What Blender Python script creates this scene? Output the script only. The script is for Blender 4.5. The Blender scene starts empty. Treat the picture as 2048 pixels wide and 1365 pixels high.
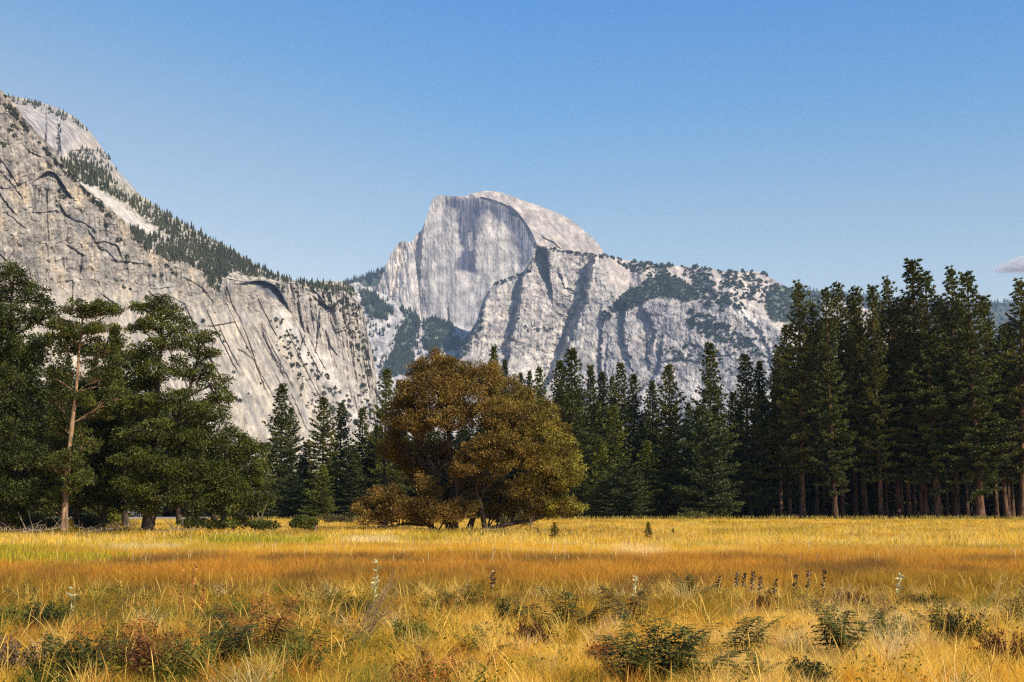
import bpy, math, random
import numpy as np
from math import radians, sin, cos, pi, atan

scene = bpy.context.scene
COL = scene.collection

# ------------------------------------------------------------------ camera model
F = 2866.0                       # focal length in photo pixels (photo is 2048 wide)
PITCH = atan((1016 - 682.5) / F)
CAMZ = 1.8
CP, SP = cos(PITCH), sin(PITCH)

def at(u, v, Y):
    """world point at distance Y in front of the camera on the line of sight (u, v); numpy friendly"""
    x = (u - 1024.0) / F
    k = (682.5 - v) / F
    s = Y / (CP - k * SP)
    return x * s, Y + 0 * s, CAMZ + (SP + k * CP) * s

def gx(u, Y):                    # ground x under image column u at distance Y
    return (u - 1024.0) / F * Y / CP

def gy(v):                       # distance at which the ground shows on image row v
    k = (682.5 - v) / F
    return -CAMZ * (CP - k * SP) / (SP + k * CP)

def hz(v, Y):                    # height above the ground of row v at distance Y
    return float(at(1024.0, v, Y)[2])

cam_d = bpy.data.cameras.new('camera')
cam = bpy.data.objects.new('camera', cam_d)
COL.objects.link(cam)
cam_d.sensor_width = 36.0
cam_d.lens = 36.0 * F / 2048.0
cam_d.clip_start = 0.3
cam_d.clip_end = 60000
cam.location = (0, 0, CAMZ)
cam.rotation_euler = (pi / 2 + PITCH, 0, 0)
scene.camera = cam

# ------------------------------------------------------------------ light
SUN_EL, SUN_AZ = radians(38), radians(34)      # azimuth measured from +X towards the camera side (-Y)
to_sun = (cos(SUN_EL) * cos(SUN_AZ), -cos(SUN_EL) * sin(SUN_AZ), sin(SUN_EL))
sd = bpy.data.lights.new('sun', 'SUN')
sd.energy = 4.8
sd.angle = radians(0.5)
sd.color = (1.0, 0.90, 0.75)
sun = bpy.data.objects.new('sun', sd)
COL.objects.link(sun)
from mathutils import Vector
sun.rotation_euler = Vector(to_sun).to_track_quat('Z', 'Y').to_euler()

world = bpy.data.worlds.new('World')
scene.world = world
world.use_nodes = True
wn = world.node_tree
bg = wn.nodes['Background']
sky = wn.nodes.new('ShaderNodeTexSky')
sky.sky_type = 'NISHITA'
sky.sun_disc = False
sky.sun_elevation = SUN_EL
sky.sun_rotation = math.atan2(to_sun[0], to_sun[1])
sky.altitude = 1200
sky.air_density = 1.0
sky.dust_density = 0.1
sky.ozone_density = 4.0
# the sky deepens upward and pales towards the left horizon, as on a clear day with light smoke
tc = wn.nodes.new('ShaderNodeTexCoord'); sx = wn.nodes.new('ShaderNodeSeparateXYZ'); wn.links.new(tc.outputs['Generated'], sx.inputs[0])
mn = wn.nodes.new('ShaderNodeMath'); mn.operation = 'MINIMUM'; mn.inputs[1].default_value = 0.0; wn.links.new(sx.outputs[0], mn.inputs[0])
ma = wn.nodes.new('ShaderNodeMath'); ma.operation = 'MULTIPLY_ADD'; ma.inputs[1].default_value = 0.24
wn.links.new(mn.outputs[0], ma.inputs[0]); wn.links.new(sx.outputs[2], ma.inputs[2])
cr = wn.nodes.new('ShaderNodeValToRGB'); wn.links.new(ma.outputs[0], cr.inputs[0])
el = cr.color_ramp.elements
el[0].position = 0.12; el[0].color = (1.50, 1.07, 0.76, 1)
el[1].position = 0.345; el[1].color = (0.33, 0.81, 1.07, 1)
e = el.new(0.20); e.color = (1.13, 1.0, 0.80, 1)
e = el.new(0.27); e.color = (0.62, 0.91, 0.94, 1)
mu = wn.nodes.new('ShaderNodeMix'); mu.data_type = 'RGBA'; mu.blend_type = 'MULTIPLY'; mu.inputs[0].default_value = 1.0
wn.links.new(sky.outputs[0], mu.inputs[6]); wn.links.new(cr.outputs[0], mu.inputs[7]); wn.links.new(mu.outputs[2], bg.inputs[0])
bg.inputs[1].default_value = 0.118

scene.view_settings.view_transform = 'Standard'
scene.view_settings.look = 'None'
scene.view_settings.gamma = 1
scene.view_settings.exposure = 0.6
scene.render.engine = 'CYCLES'
scene.cycles.use_denoising = False
scene.cycles.filter_width = 1.25
scene.cycles.max_bounces = 6
scene.cycles.diffuse_bounces = 4
scene.cycles.glossy_bounces = 2
scene.cycles.transmission_bounces = 3
scene.cycles.transparent_max_bounces = 8
scene.cycles.volume_bounces = 0
scene.cycles.use_adaptive_sampling = True
scene.cycles.adaptive_threshold = 0.012
scene.cycles.sample_clamp_indirect = 4

# ------------------------------------------------------------------ numpy noise
_GC = np.cos(np.arange(1024) / 1024 * 2 * pi).astype(np.float32); _GS = np.sin(np.arange(1024) / 1024 * 2 * pi).astype(np.float32)
def _grad(ix, iy, seed):
    h = ix.astype(np.int32).astype(np.uint32) * np.uint32(374761393) + iy.astype(np.int32).astype(np.uint32) * np.uint32(668265263) + np.uint32((seed * 974711) & 0xffffffff)
    h = (h ^ (h >> np.uint32(13))) * np.uint32(1274126177)
    h = (h ^ (h >> np.uint32(16))) & np.uint32(1023)
    return _GC[h], _GS[h]

def perlin(x, y, seed=0):
    x = np.asarray(x, np.float32); y = np.asarray(y, np.float32)
    x0 = np.floor(x); y0 = np.floor(y)
    fx = x - x0; fy = y - y0
    sx = fx * fx * fx * (fx * (fx * 6 - 15) + 10); sy = fy * fy * fy * (fy * (fy * 6 - 15) + 10)
    def d(ox, oy):
        a, b = _grad(x0 + ox, y0 + oy, seed)
        return a * (fx - ox) + b * (fy - oy)
    n0 = d(0, 0) * (1 - sx) + d(1, 0) * sx
    n1 = d(0, 1) * (1 - sx) + d(1, 1) * sx
    return (n0 * (1 - sy) + n1 * sy) * 1.45

def fbm(x, y, oct=5, seed=0, gain=0.5):
    a, s, t = 1.0, 0.0, 0.0
    for i in range(oct):
        s = s + a * perlin(x * 2 ** i, y * 2 ** i, seed + i * 17); t += a; a *= gain
    return s / t

def ridged(x, y, oct=4, seed=0, gain=0.5):
    a, s, t = 1.0, 0.0, 0.0
    for i in range(oct):
        s = s + a * (1 - np.abs(perlin(x * 2 ** i, y * 2 ** i, seed + i * 31)) * 2); t += a; a *= gain
    return s / t

def sstep(a, b, x):
    t = np.clip((x - a) / (b - a), 0, 1)
    return t * t * (3 - 2 * t)

def poly_dist(U, V, pts):
    """distance to an open polyline and the side (+1 = right hand when walking along it with v down)"""
    best = np.full(U.shape, 1e9); side = np.ones(U.shape)
    for (ax, ay), (bx, by) in zip(pts[:-1], pts[1:]):
        dx, dy = bx - ax, by - ay
        L = dx * dx + dy * dy + 1e-9
        t = np.clip(((U - ax) * dx + (V - ay) * dy) / L, 0, 1)
        px, py = ax + t * dx, ay + t * dy
        d = np.hypot(U - px, V - py)
        s = np.sign(dx * (V - ay) - dy * (U - ax))
        m = d < best
        best = np.where(m, d, best); side = np.where(m, s, side)
    return best, side

def poly_in(U, V, pts):
    """signed distance to a closed polygon, positive inside"""
    ins = np.zeros(U.shape, bool); best = np.full(U.shape, 1e9)
    n = len(pts)
    for i in range(n):
        ax, ay = pts[i]; bx, by = pts[(i + 1) % n]
        dx, dy = bx - ax, by - ay
        L = dx * dx + dy * dy + 1e-9
        t = np.clip(((U - ax) * dx + (V - ay) * dy) / L, 0, 1)
        best = np.minimum(best, np.hypot(U - ax - t * dx, V - ay - t * dy))
        if ay != by:
            c = ((ay > V) != (by > V)) & (U < (bx - ax) * (V - ay) / (by - ay) + ax)
            ins ^= c
    return np.where(ins, best, -best)

# ------------------------------------------------------------------ object helpers
def tag(o, label=None, cat=None, group=None, kind=None):
    if label: o['label'] = label
    if cat: o['category'] = cat
    if group: o['group'] = group
    if kind: o['kind'] = kind
    return o

def empty(name, loc, rz=0.0, scale=1.0):
    o = bpy.data.objects.new(name, None)
    COL.objects.link(o)
    o.location = loc; o.rotation_euler = (0, 0, rz); o.scale = (scale,) * 3
    o.empty_display_size = 0.2
    return o

def mesh_np(name, verts, faces, mat=None, colors=None, smooth=False, fmat=None):
    """verts (n,3); faces: (m,3) or (m,4) array or a list of such arrays"""
    me = bpy.data.meshes.new(name)
    if not isinstance(faces, (list, tuple)): faces = [faces]
    faces = [np.asarray(f, np.int32) for f in faces if len(f)]
    verts = np.asarray(verts, np.float32)
    nl = sum(f.size for f in faces); nf = sum(len(f) for f in faces)
    me.vertices.add(len(verts)); me.loops.add(nl); me.polygons.add(nf)
    me.vertices.foreach_set('co', verts.ravel())
    me.loops.foreach_set('vertex_index', np.concatenate([f.ravel() for f in faces]))
    tot = np.concatenate([np.full(len(f), f.shape[1], np.int32) for f in faces])
    st = np.concatenate([[0], np.cumsum(tot)[:-1]]).astype(np.int32)
    me.polygons.foreach_set('loop_start', st)
    me.polygons.foreach_set('use_smooth', np.full(nf, smooth, bool))
    if colors is not None:
        ca = me.color_attributes.new('Col', 'FLOAT_COLOR', 'POINT')
        c4 = np.ones((len(verts), 4), np.float32); c4[:, :3] = colors
        ca.data.foreach_set('color', c4.ravel())
    mats = mat if isinstance(mat, (list, tuple)) else [mat]
    for m in mats:
        if m: me.materials.append(m)
    if fmat is not None: me.polygons.foreach_set('material_index', np.asarray(fmat, np.int32))
    me.update(calc_edges=True)
    return me

def add(name, me, parent=None, loc=None):
    o = bpy.data.objects.new(name, me)
    COL.objects.link(o)
    if parent: o.parent = parent
    if loc is not None: o.location = loc
    return o

# ------------------------------------------------------------------ materials
def new_mat(name, rough=0.85, spec=0.2):
    m = bpy.data.materials.new(name); m.use_nodes = True
    nt = m.node_tree; b = nt.nodes['Principled BSDF']
    b.inputs['Roughness'].default_value = rough
    b.inputs['Specular IOR Level'].default_value = spec
    return m, nt, b

def mix_rgb(nt, fac, a, b, mode='MIX'):
    n = nt.nodes.new('ShaderNodeMix'); n.data_type = 'RGBA'; n.blend_type = mode
    for sock, val in ((n.inputs[0], fac), (n.inputs[6], a), (n.inputs[7], b)):
        if isinstance(val, (int, float)): sock.default_value = val
        elif isinstance(val, tuple): sock.default_value = (*val, 1.0)
        else: nt.links.new(val, sock)
    return n.outputs[2]

def noise_tex(nt, scale, detail=6, rough=0.6, vec=None, stretch=None):
    if vec is None:
        vec = nt.nodes.new('ShaderNodeNewGeometry').outputs['Position']
    if stretch:
        mp = nt.nodes.new('ShaderNodeMapping'); mp.inputs['Scale'].default_value = stretch
        nt.links.new(vec, mp.inputs[0]); vec = mp.outputs[0]
    n = nt.nodes.new('ShaderNodeTexNoise')
    n.inputs['Scale'].default_value = scale; n.inputs['Detail'].default_value = detail; n.inputs['Roughness'].default_value = rough
    nt.links.new(vec, n.inputs['Vector'])
    return n.outputs['Fac']

def ramp(nt, fac, a, b, c0=(0, 0, 0), c1=(1, 1, 1)):
    r = nt.nodes.new('ShaderNodeValToRGB')
    r.color_ramp.elements[0].position = a; r.color_ramp.elements[0].color = (*c0, 1)
    r.color_ramp.elements[1].position = b; r.color_ramp.elements[1].color = (*c1, 1)
    nt.links.new(fac, r.inputs[0])
    return r.outputs[0]

def attr(nt, name='Col'):
    a = nt.nodes.new('ShaderNodeAttribute'); a.attribute_name = name
    return a.outputs['Color']

def bump(nt, b, h, strength, dist):
    n = nt.nodes.new('ShaderNodeBump'); n.inputs['Strength'].default_value = strength; n.inputs['Distance'].default_value = dist
    nt.links.new(h, n.inputs['Height']); nt.links.new(n.outputs[0], b.inputs['Normal'])

def rock_mat(name, s1, s2, bstr, bdist, k=1.0):
    m, nt, b = new_mat(name, 0.9, 0.15)
    c = attr(nt)
    n1 = noise_tex(nt, s1, 8, 0.7)
    n2 = noise_tex(nt, s2, 6, 0.65, stretch=(1, 1, 0.13))
    c = mix_rgb(nt, 1.0, c, ramp(nt, n1, 0.36, 0.64, (0.62, 0.62, 0.63), (1.3, 1.3, 1.3)), 'MULTIPLY')
    c = mix_rgb(nt, 1.0, c, ramp(nt, n2, 0.36, 0.6, (1 - 0.38 * k, 1 - 0.36 * k, 1 - 0.32 * k), (1 + 0.14 * k, 1 + 0.13 * k, 1 + 0.10 * k)), 'MULTIPLY')
    nt.links.new(c, b.inputs['Base Color'])
    bump(nt, b, n1, bstr, bdist)
    return m

def foliage_mat(name, base, var, trans=0.25, nscale=0.6, rough=0.6):
    """leaf material: attribute tint x world noise, slight translucency"""
    m, nt, b = new_mat(name, rough, 0.25)
    c = attr(nt)
    n = noise_tex(nt, nscale, 3, 0.5)
    c = mix_rgb(nt, 1.0, c, ramp(nt, n, 0.35, 0.65, base, var), 'MULTIPLY')
    nt.links.new(c, b.inputs['Base Color'])
    if trans > 0:
        t = nt.nodes.new('ShaderNodeBsdfTranslucent'); nt.links.new(c, t.inputs[0])
        mx = nt.nodes.new('ShaderNodeMixShader'); mx.inputs[0].default_value = trans
        nt.links.new(b.outputs[0], mx.inputs[1]); nt.links.new(t.outputs[0], mx.inputs[2])
        nt.links.new(mx.outputs[0], nt.nodes['Material Output'].inputs[0])
    return m

def bark_mat(name, c0, c1, scale=6, vs=0.15):
    m, nt, b = new_mat(name, 0.95, 0.1)
    n = noise_tex(nt, scale, 5, 0.7, stretch=(1, 1, vs))
    nt.links.new(ramp(nt, n, 0.38, 0.66, c0, c1), b.inputs['Base Color'])
    bump(nt, b, n, 0.6, 0.1)
    return m
# ================================================================== mountains
class Relief:
    """A rock massif as a real surface: every point of it has its own distance from the viewer."""
    def __init__(s, ridge, vbot, du, base, jag=1.5, jseed=1):
        r = np.array(ridge, float)
        u = np.arange(r[0, 0], r[-1, 0] + 0.01, du)
        rv = np.interp(u, r[:, 0], r[:, 1])
        rv = rv + jag * fbm(u / 14.0, u * 0 + jseed, 5, jseed, 0.7)
        n = int((vbot - rv.min()) / du) + 1
        t = np.linspace(0, 1, n)[:, None]
        s.U = np.repeat(u[None, :], n, 0)
        s.V = rv[None, :] + (vbot - rv[None, :]) * t
        s.rv = rv; s.u = u; s.vbot = vbot
        s.D = base(s.U, s.V)
        s.C = np.zeros(s.U.shape + (3,)) + np.array([0.47, 0.435, 0.39])
    def warp(s, amp, wl, seed):
        return s.U + amp * fbm(s.U / wl, s.V / wl, 4, seed), s.V + amp * fbm(s.U / wl, s.V / wl, 4, seed + 50)
    def step(s, pts, side, d, fade, w=2.0, wamp=3.0, seed=3):
        """push the ground on one side of a line back by d metres, easing out over fade pixels"""
        e = w + fade * 3.2 + wamp + 4; a = np.array(pts)
        i, j = s.box(a[:, 0].min() - e, a[:, 0].max() + e, a[:, 1].min() - e, a[:, 1].max() + e)
        U, V = s.U[i, j], s.V[i, j]
        n1 = wamp * fbm(U / 12, V / 12, 3, seed); n2 = wamp * fbm(U / 12, V / 12, 3, seed + 50)
        ds, sd = poly_dist(U + n1, V + n2, pts)
        f = np.where(sd == side, sstep(0, w, ds) * np.exp(-np.maximum(ds - w, 0) / fade) * sstep(w + fade * 3.2, w + fade * 2, ds), 0)
        s.D[i, j] += d * f
    def box(s, u0, u1, v0, v1):
        j0 = int(np.clip(np.searchsorted(s.u, u0), 0, len(s.u) - 2)); j1 = int(np.clip(np.searchsorted(s.u, u1), j0 + 1, len(s.u)))
        ok = ((s.V[:, j0:j1] > v0) & (s.V[:, j0:j1] < v1)).any(1).nonzero()[0]
        i0, i1 = (ok[0], ok[-1] + 1) if len(ok) else (0, 1)
        return slice(i0, i1), slice(j0, j1)
    def recess(s, poly, d, w=3.0, wamp=3.0, seed=5):
        U, V = s.warp(wamp, 12.0, seed)
        s.D += d * sstep(-w * 0.5, w, poly_in(U, V, poly))
    def mask(s, poly, soft=6, wamp=8, wl=18, seed=9):
        e = soft + wamp * 1.3 + 2; a = np.array(poly, float)
        i, j = s.box(a[:, 0].min() - e, a[:, 0].max() + e, a[:, 1].min() - e, a[:, 1].max() + e)
        U, V = s.U[i, j], s.V[i, j]
        n1 = wamp * fbm(U / wl, V / wl, 4, seed, 0.6); n2 = wamp * fbm(U / wl, V / wl, 4, seed + 50, 0.6)
        out = np.zeros(s.U.shape); out[i, j] = sstep(-soft, soft, poly_in(U + n1, V + n2, poly))
        return out
    def tint(s, m, col, k=1.0):
        m = (np.clip(m, 0, 1) * k)[..., None]
        s.C = s.C * (1 - m) + np.array(col) * m
    def build(s, name, mat, back=700, kind='structure'):
        X, Y, Z = at(s.U, s.V, s.D)
        rows = [np.stack([X, Y, Z], -1)]
        top = rows[0][0]
        def behind(d, zf):
            k = ((top[:, 1] + d) / top[:, 1])[:, None]
            q = top * k; q[:, 2] = top[:, 2] * zf
            return q
        b1 = behind(back * 0.25, 0.97); b2 = behind(back, 0.45); b3 = behind(back * 1.6, 0); b3[:, 2] = -5
        ft = rows[0][-1].copy(); ft[:, 2] = -6; ft[:, 1] -= 30
        P = np.concatenate([b3[None], b2[None], b1[None], rows[0], ft[None]], 0)
        C = np.concatenate([s.C[:1]] * 3 + [s.C, s.C[-1:]], 0)
        n, m = P.shape[:2]
        idx = np.arange(n * m).reshape(n, m)
        q = np.stack([idx[:-1, :-1], idx[1:, :-1], idx[1:, 1:], idx[:-1, 1:]], -1).reshape(-1, 4)
        me = mesh_np(name, P.reshape(-1, 3), q, mat, np.clip(C, 0.01, 0.9).reshape(-1, 3), smooth=False)
        o = add(name, me); o['kind'] = kind
        s.P = rows[0]
        return o
    def sample(s, u, v):
        """surface points at image positions (only used to stand plants on the rock)"""
        j = np.clip((u - s.u[0]) / (s.u[1] - s.u[0]), 0, len(s.u) - 1.001).astype(int)
        i = np.clip((v - s.rv[j]) / (s.vbot - s.rv[j]) * (s.P.shape[0] - 1), 0, s.P.shape[0] - 1).astype(int)
        return s.P[i, j]

def streaks(U, V, du, dv, wx, wy, seed, oct=4):
    """noise drawn out along the direction (du, dv)"""
    L = math.hypot(du, dv); du, dv = du / L, dv / L
    a = U * dv - V * du; b = U * du + V * dv
    return fbm(a / wx, b / wy, oct, seed, 0.6)

ROCK_N = rock_mat('granite_near', 0.06, 0.10, 0.3, 1.0, 0.8)
ROCK_M = rock_mat('granite_mid', 0.025, 0.045, 0.35, 2.0)
ROCK_F = rock_mat('granite_far', 0.02, 0.03, 0.2, 2.0, 0.45)
rng = np.random.default_rng(7)

# ---- the long cliff on the left, with the wooded slope above it
brow = [(-300, 60), (0, 182), (12, 189), (29, 209), (49, 238), (65, 254), (78, 270), (94, 285), (110, 301), (121, 315),
        (137, 340), (149, 358), (166, 371), (188, 387), (205, 403), (221, 420), (235, 429), (250, 447), (266, 462), (274, 480),
        (299, 494), (332, 512), (372, 517), (391, 533), (412, 546), (434, 554), (452, 557), (480, 562), (505, 564), (530, 562),
        (568, 566), (600, 568), (640, 576), (680, 582), (700, 590), (720, 610)]
ridge = [(-300, 60), (-120, 128), (0, 180), (12, 189), (29, 209), (49, 238), (65, 254), (78, 270), (94, 285), (110, 301), (121, 316),
         (140, 321), (165, 327), (200, 342), (235, 358), (258, 376), (282, 392), (297, 400), (313, 416), (333, 428), (366, 447),
         (400, 466), (440, 487), (466, 500), (505, 527), (553, 549), (586, 561), (618, 568), (650, 562), (682, 563),
         (698, 574), (710, 588), (715, 596), (727, 622), (734, 660), (744, 705), (750, 738), (754, 770), (758, 900)]
def b_left(U, V):
    D = 1620 + 1.25 * np.maximum(U, -200) + 0.33 * (900 - V)
    bx = np.array(brow)
    bv = np.interp(U, bx[:, 0], bx[:, 1])
    above = np.maximum(bv - V, 0)
    D = D + np.where(U > 110, above * 4.2, 0)
    return D
R = Relief(ridge, 905, 1.5, b_left, 3.0, 3)
R.above = np.where(R.U > 118, np.interp(R.U, np.array(brow)[:, 0], np.array(brow)[:, 1]) - R.V, -1)
U, V = R.U, R.V
slab = sstep(0, 60, V - np.interp(U, [0, 200, 330, 430, 560, 700], [560, 560, 560, 590, 600, 660]))  # diagonal slabs low down
col_face = sstep(-12, 12, poly_in(U, V, [(560, 590), (585, 600), (598, 650), (640, 700), (665, 730), (690, 770), (712, 830), (740, 900), (800, 900), (790, 560), (560, 560)]))
diag = np.clip(slab * (1 - col_face), 0, 1)
wall = np.clip(1 - slab - (R.above > 0), 0, 1)
rough_n = fbm(U / 60, V / 60, 6, 11, 0.52)
R.D += 17 * rough_n * (1 - 0.45 * diag)
R.D += 11 * streaks(U, V, 0.15, 1, 16, 90, 21) * (wall + 0.6 * col_face)
R.D += 5 * np.round(2.2 * fbm(U / 30 + 3, V / 24, 4, 61)) / 2.2 * wall      # broken blocks and ledges
R.D += 3 * ridged(U / 22, V / 30, 4, 62) * np.clip(wall + col_face, 0, 1)
R.D += 8 * streaks(U, V, 0.55, 1, 30, 300, 22, 3) * diag + 2.4 * streaks(U, V, 0.55, 1, 6, 120, 23, 3) * diag * sstep(-0.2, 0.3, fbm(U / 50, V / 70, 3, 93))
R.D += 22 * streaks(U, V, 0.22, 1, 26, 150, 24) * col_face + 7 * streaks(U, V, 0.12, 1, 7, 60, 25) * col_face
for p, sd_, d, fd, w in [
    ([(82, 352), (92, 343), (104, 342), (114, 350), (122, 362), (132, 378), (138, 386)], 1, 32, 8, 1.5),
    ([(0, 372), (12, 378), (30, 372), (46, 366)], 1, 14, 8, 1.5),
    ([(58, 300), (66, 306), (80, 312)], 1, 18, 7, 1.5),
    ([(123, 414), (132, 428), (150, 440), (166, 444), (178, 452)], 1, 22, 9, 1.5),
    ([(80, 384), (78, 400), (70, 415), (66, 424)], 1, 16, 9, 1.5),
    ([(96, 392), (96, 430), (98, 470)], 1, 10, 9, 1.5),
    ([(195, 484), (208, 482), (222, 486), (236, 490), (241, 505)], 1, 20, 14, 1.5),
    ([(200, 496), (214, 500), (224, 512)], 1, 14, 8, 1.5),
    ([(165, 512), (163, 540), (160, 556)], 1, 12, 8, 1.5),
    ([(0, 508), (14, 520), (24, 508), (30, 486)], 1, 16, 10, 1.5),
    ([(24, 556), (40, 550), (50, 540)], 1, 14, 10, 1.5),
    ([(182, 545), (194, 545), (210, 560), (224, 574), (236, 586)], -1, 10, 14, 1.2),
    ([(133, 562), (144, 560), (148, 566), (146, 600)], 1, 14, 8, 1.5),
    ([(502, 563), (512, 561), (530, 563), (548, 570), (560, 582), (568, 598)], 1, 44, 12, 2.0),
    ([(422, 651), (440, 649), (462, 645)], 1, 18, 7, 1.2),
    ([(460, 592), (466, 610), (480, 636), (494, 670), (505, 700), (516, 736), (530, 774)], 1, 12, 14, 1.5),
    ([(374, 558), (392, 566), (412, 582), (424, 600)], 1, 12, 8, 1.5),
    ([(480, 700), (492, 706), (497, 711)], 1, 12, 6, 1.5),
    ([(626, 578), (640, 592), (650, 606)], 1, 28, 9, 2), ([(642, 604), (650, 610), (656, 612)], 1, 30, 9, 2),
    ([(640, 620), (640, 650), (634, 690)], 1, 24, 12, 2), ([(604, 640), (612, 668), (604, 690)], 1, 26, 10, 2),
    ([(664, 645), (672, 664), (682, 662)], 1, 22, 9, 2), ([(655, 672), (662, 690), (672, 706)], 1, 24, 9, 2),
    ([(300, 584), (310, 592), (312, 600)], 1, 12, 7, 1.5),
    ([(518, 668), (530, 690), (548, 720), (566, 752), (590, 800), (610, 850)], 1, 9, 12, 2),
    ([(596, 560), (600, 600), (606, 640), (614, 700), (640, 760), (680, 830)], -1, 14, 26, 3),
    ([(690, 610), (694, 660), (700, 720), (716, 790)], -1, 20, 20, 4)]:
    R.step(p, sd_, d * (0.42 if d < 30 else 0.95), fd, w * 0.8, 1.8)
for k in range(16):                                    # long parallel joints of the slabs
    cu, cv = rng.uniform(330, 640), rng.uniform(600, 700)
    Lj = rng.uniform(60, 170)
    R.step([(cu, cv), (cu + Lj * 0.24, cv + Lj * 0.5), (cu + Lj * 0.5, cv + Lj)], 1, rng.uniform(3, 7), rng.uniform(5, 16), 1.2, 2.0, int(rng.integers(99)))
for k in range(22):                                    # joints and small roofs over the whole wall
    cu, cv = rng.uniform(5, 430), rng.uniform(300, 640)
    if cv < np.interp(cu, np.array(brow)[:, 0], np.array(brow)[:, 1]) + 18: continue
    a = rng.uniform(-0.3, 1.0); L = rng.uniform(8, 26)
    R.step([(cu - L * cos(a), cv - L * sin(a)), (cu, cv + rng.uniform(-4, 2)), (cu + L * cos(a), cv + L * sin(a))], 1, rng.uniform(4, 10), rng.uniform(4, 8), 1.2, 3, int(rng.integers(99)))
# colour of the rock, plus painted shade in the big arch
R.C *= 0.88 * np.array([1.07, 1.0, 0.89]) * (1 + 0.34 * fbm(U / 26, V / 26, 6, 31, 0.7))[..., None]
R.C *= (1 - 0.3 * sstep(0.1, 0.5, ridged(U / 18, V / 12, 4, 39)) * wall)[..., None]
R.tint(sstep(0.02, 0.4, fbm(U / 50, V / 70, 4, 32)) * (wall + 0.5 * col_face), (0.52, 0.40, 0.26), 0.75)
R.tint(diag, (0.41, 0.345, 0.265), 0.65)
R.tint(sstep(-0.02, 0.25, streaks(U, V, 0.03, 1, 4.0, 60, 33)) * sstep(-0.25, 0.15, fbm(U / 45, V / 40, 3, 34)) * (1 - diag), (0.12, 0.115, 0.12), 0.62)
R.tint(sstep(0.05, 0.35, fbm(U / 34, V / 26, 5, 43, 0.6)) * wall, (0.20, 0.185, 0.17), 0.5)
R.tint(sstep(0.3, 0.8, ridged(U / 20, V / 13, 4, 44)) * wall, (0.11, 0.09, 0.08), 0.45)
R.tint(sstep(0.0, 0.4, streaks(U, V, 0.03, 1, 3.0, 50, 35)) * R.mask([(140, 410), (250, 455), (246, 560), (150, 560)], 15, 20), (0.12, 0.12, 0.14), 0.7)
R.tint(sstep(-0.05, 0.25, streaks(U, V, 0.55, 1, 3.6, 120, 36)) * sstep(-0.15, 0.25, streaks(U, V, 0.55, 1, 40, 200, 94, 3)) * diag, (0.17, 0.165, 0.165), 0.75)
R.tint(sstep(0.05, 0.35, streaks(U, V, 0.55, 1, 9.0, 260, 95)) * diag, (0.50, 0.43, 0.34), 0.6)
R.tint(sstep(0.15, 0.5, fbm(U / 40, V / 40, 4, 38)) * R.mask([(200, 500), (330, 520), (420, 620), (420, 760), (330, 700), (210, 560)], 20, 20), (0.30, 0.29, 0.28), 0.6)
for p in ([(300, 560), (420, 640), (470, 720), (530, 850), (500, 850), (440, 740), (380, 660), (280, 580)], [(600, 640), (680, 760), (735, 870), (700, 880), (640, 780), (585, 680)],
          [(520, 640), (560, 720), (640, 880), (600, 880), (540, 760), (505, 680)], [(420, 560), (470, 590), (500, 650), (460, 640), (430, 600)]):
    R.tint(R.mask(p, 10, 14) * sstep(-0.3, 0.2, streaks(U, V, 0.52, 1, 6, 90, 46)), (0.25, 0.235, 0.22), 0.62)
R.tint(sstep(0.05, 0.3, streaks(U, V, 0.52, 1, 7, 220, 47)) * diag, (0.22, 0.205, 0.195), 0.6)
R.tint(col_face, (0.40, 0.35, 0.30), 0.6)
R.tint(sstep(0.0, 0.4, streaks(U, V, 0.1, 1, 3.5, 60, 37)) * col_face, (0.14, 0.13, 0.13), 0.65)
R.tint(R.mask([(540, 600), (556, 600), (600, 660), (660, 720), (740, 860), (720, 870), (640, 760), (560, 670)], 8, 6), (0.58, 0.52, 0.45), 0.6)
R.tint(R.mask([(500, 561), (530, 560), (560, 575), (572, 602), (548, 598), (520, 580)], 3, 3), (0.10, 0.11, 0.14), 0.85)  # bluish shade of the arch recess painted into the rock colour
up = sstep(0, 3, R.above)
R.tint(up, (0.40, 0.35, 0.27), 0.7)
R.tint(up * sstep(0.0, 0.25, fbm(U / 9, V / 9, 4, 41)), (0.10, 0.10, 0.05), 0.8)
R.tint(R.mask([(160, 372), (175, 368), (230, 402), (300, 452), (345, 486), (330, 500), (290, 476), (240, 432), (200, 400)], 4, 4), (0.56, 0.50, 0.43), 0.85)
top_edge = sstep(22, 0, V - R.rv[None, :]) * (U < 125)
R.tint(sstep(26, 0, np.abs(V - np.interp(U, [0, 60, 121, 200, 280], [200, 275, 335, 415, 490]) - 6)) * sstep(-0.1, 0.2, fbm(U / 12, V / 9, 4, 45)) * (U < 285) * wall, (0.15, 0.13, 0.11), 0.7)
R.tint(top_edge * sstep(-0.2, 0.2, fbm(U / 8, V / 8, 3, 42)), (0.17, 0.14, 0.11), 0.8)
LEFT = R
R.build('cliff', ROCK_N, 900)

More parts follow.
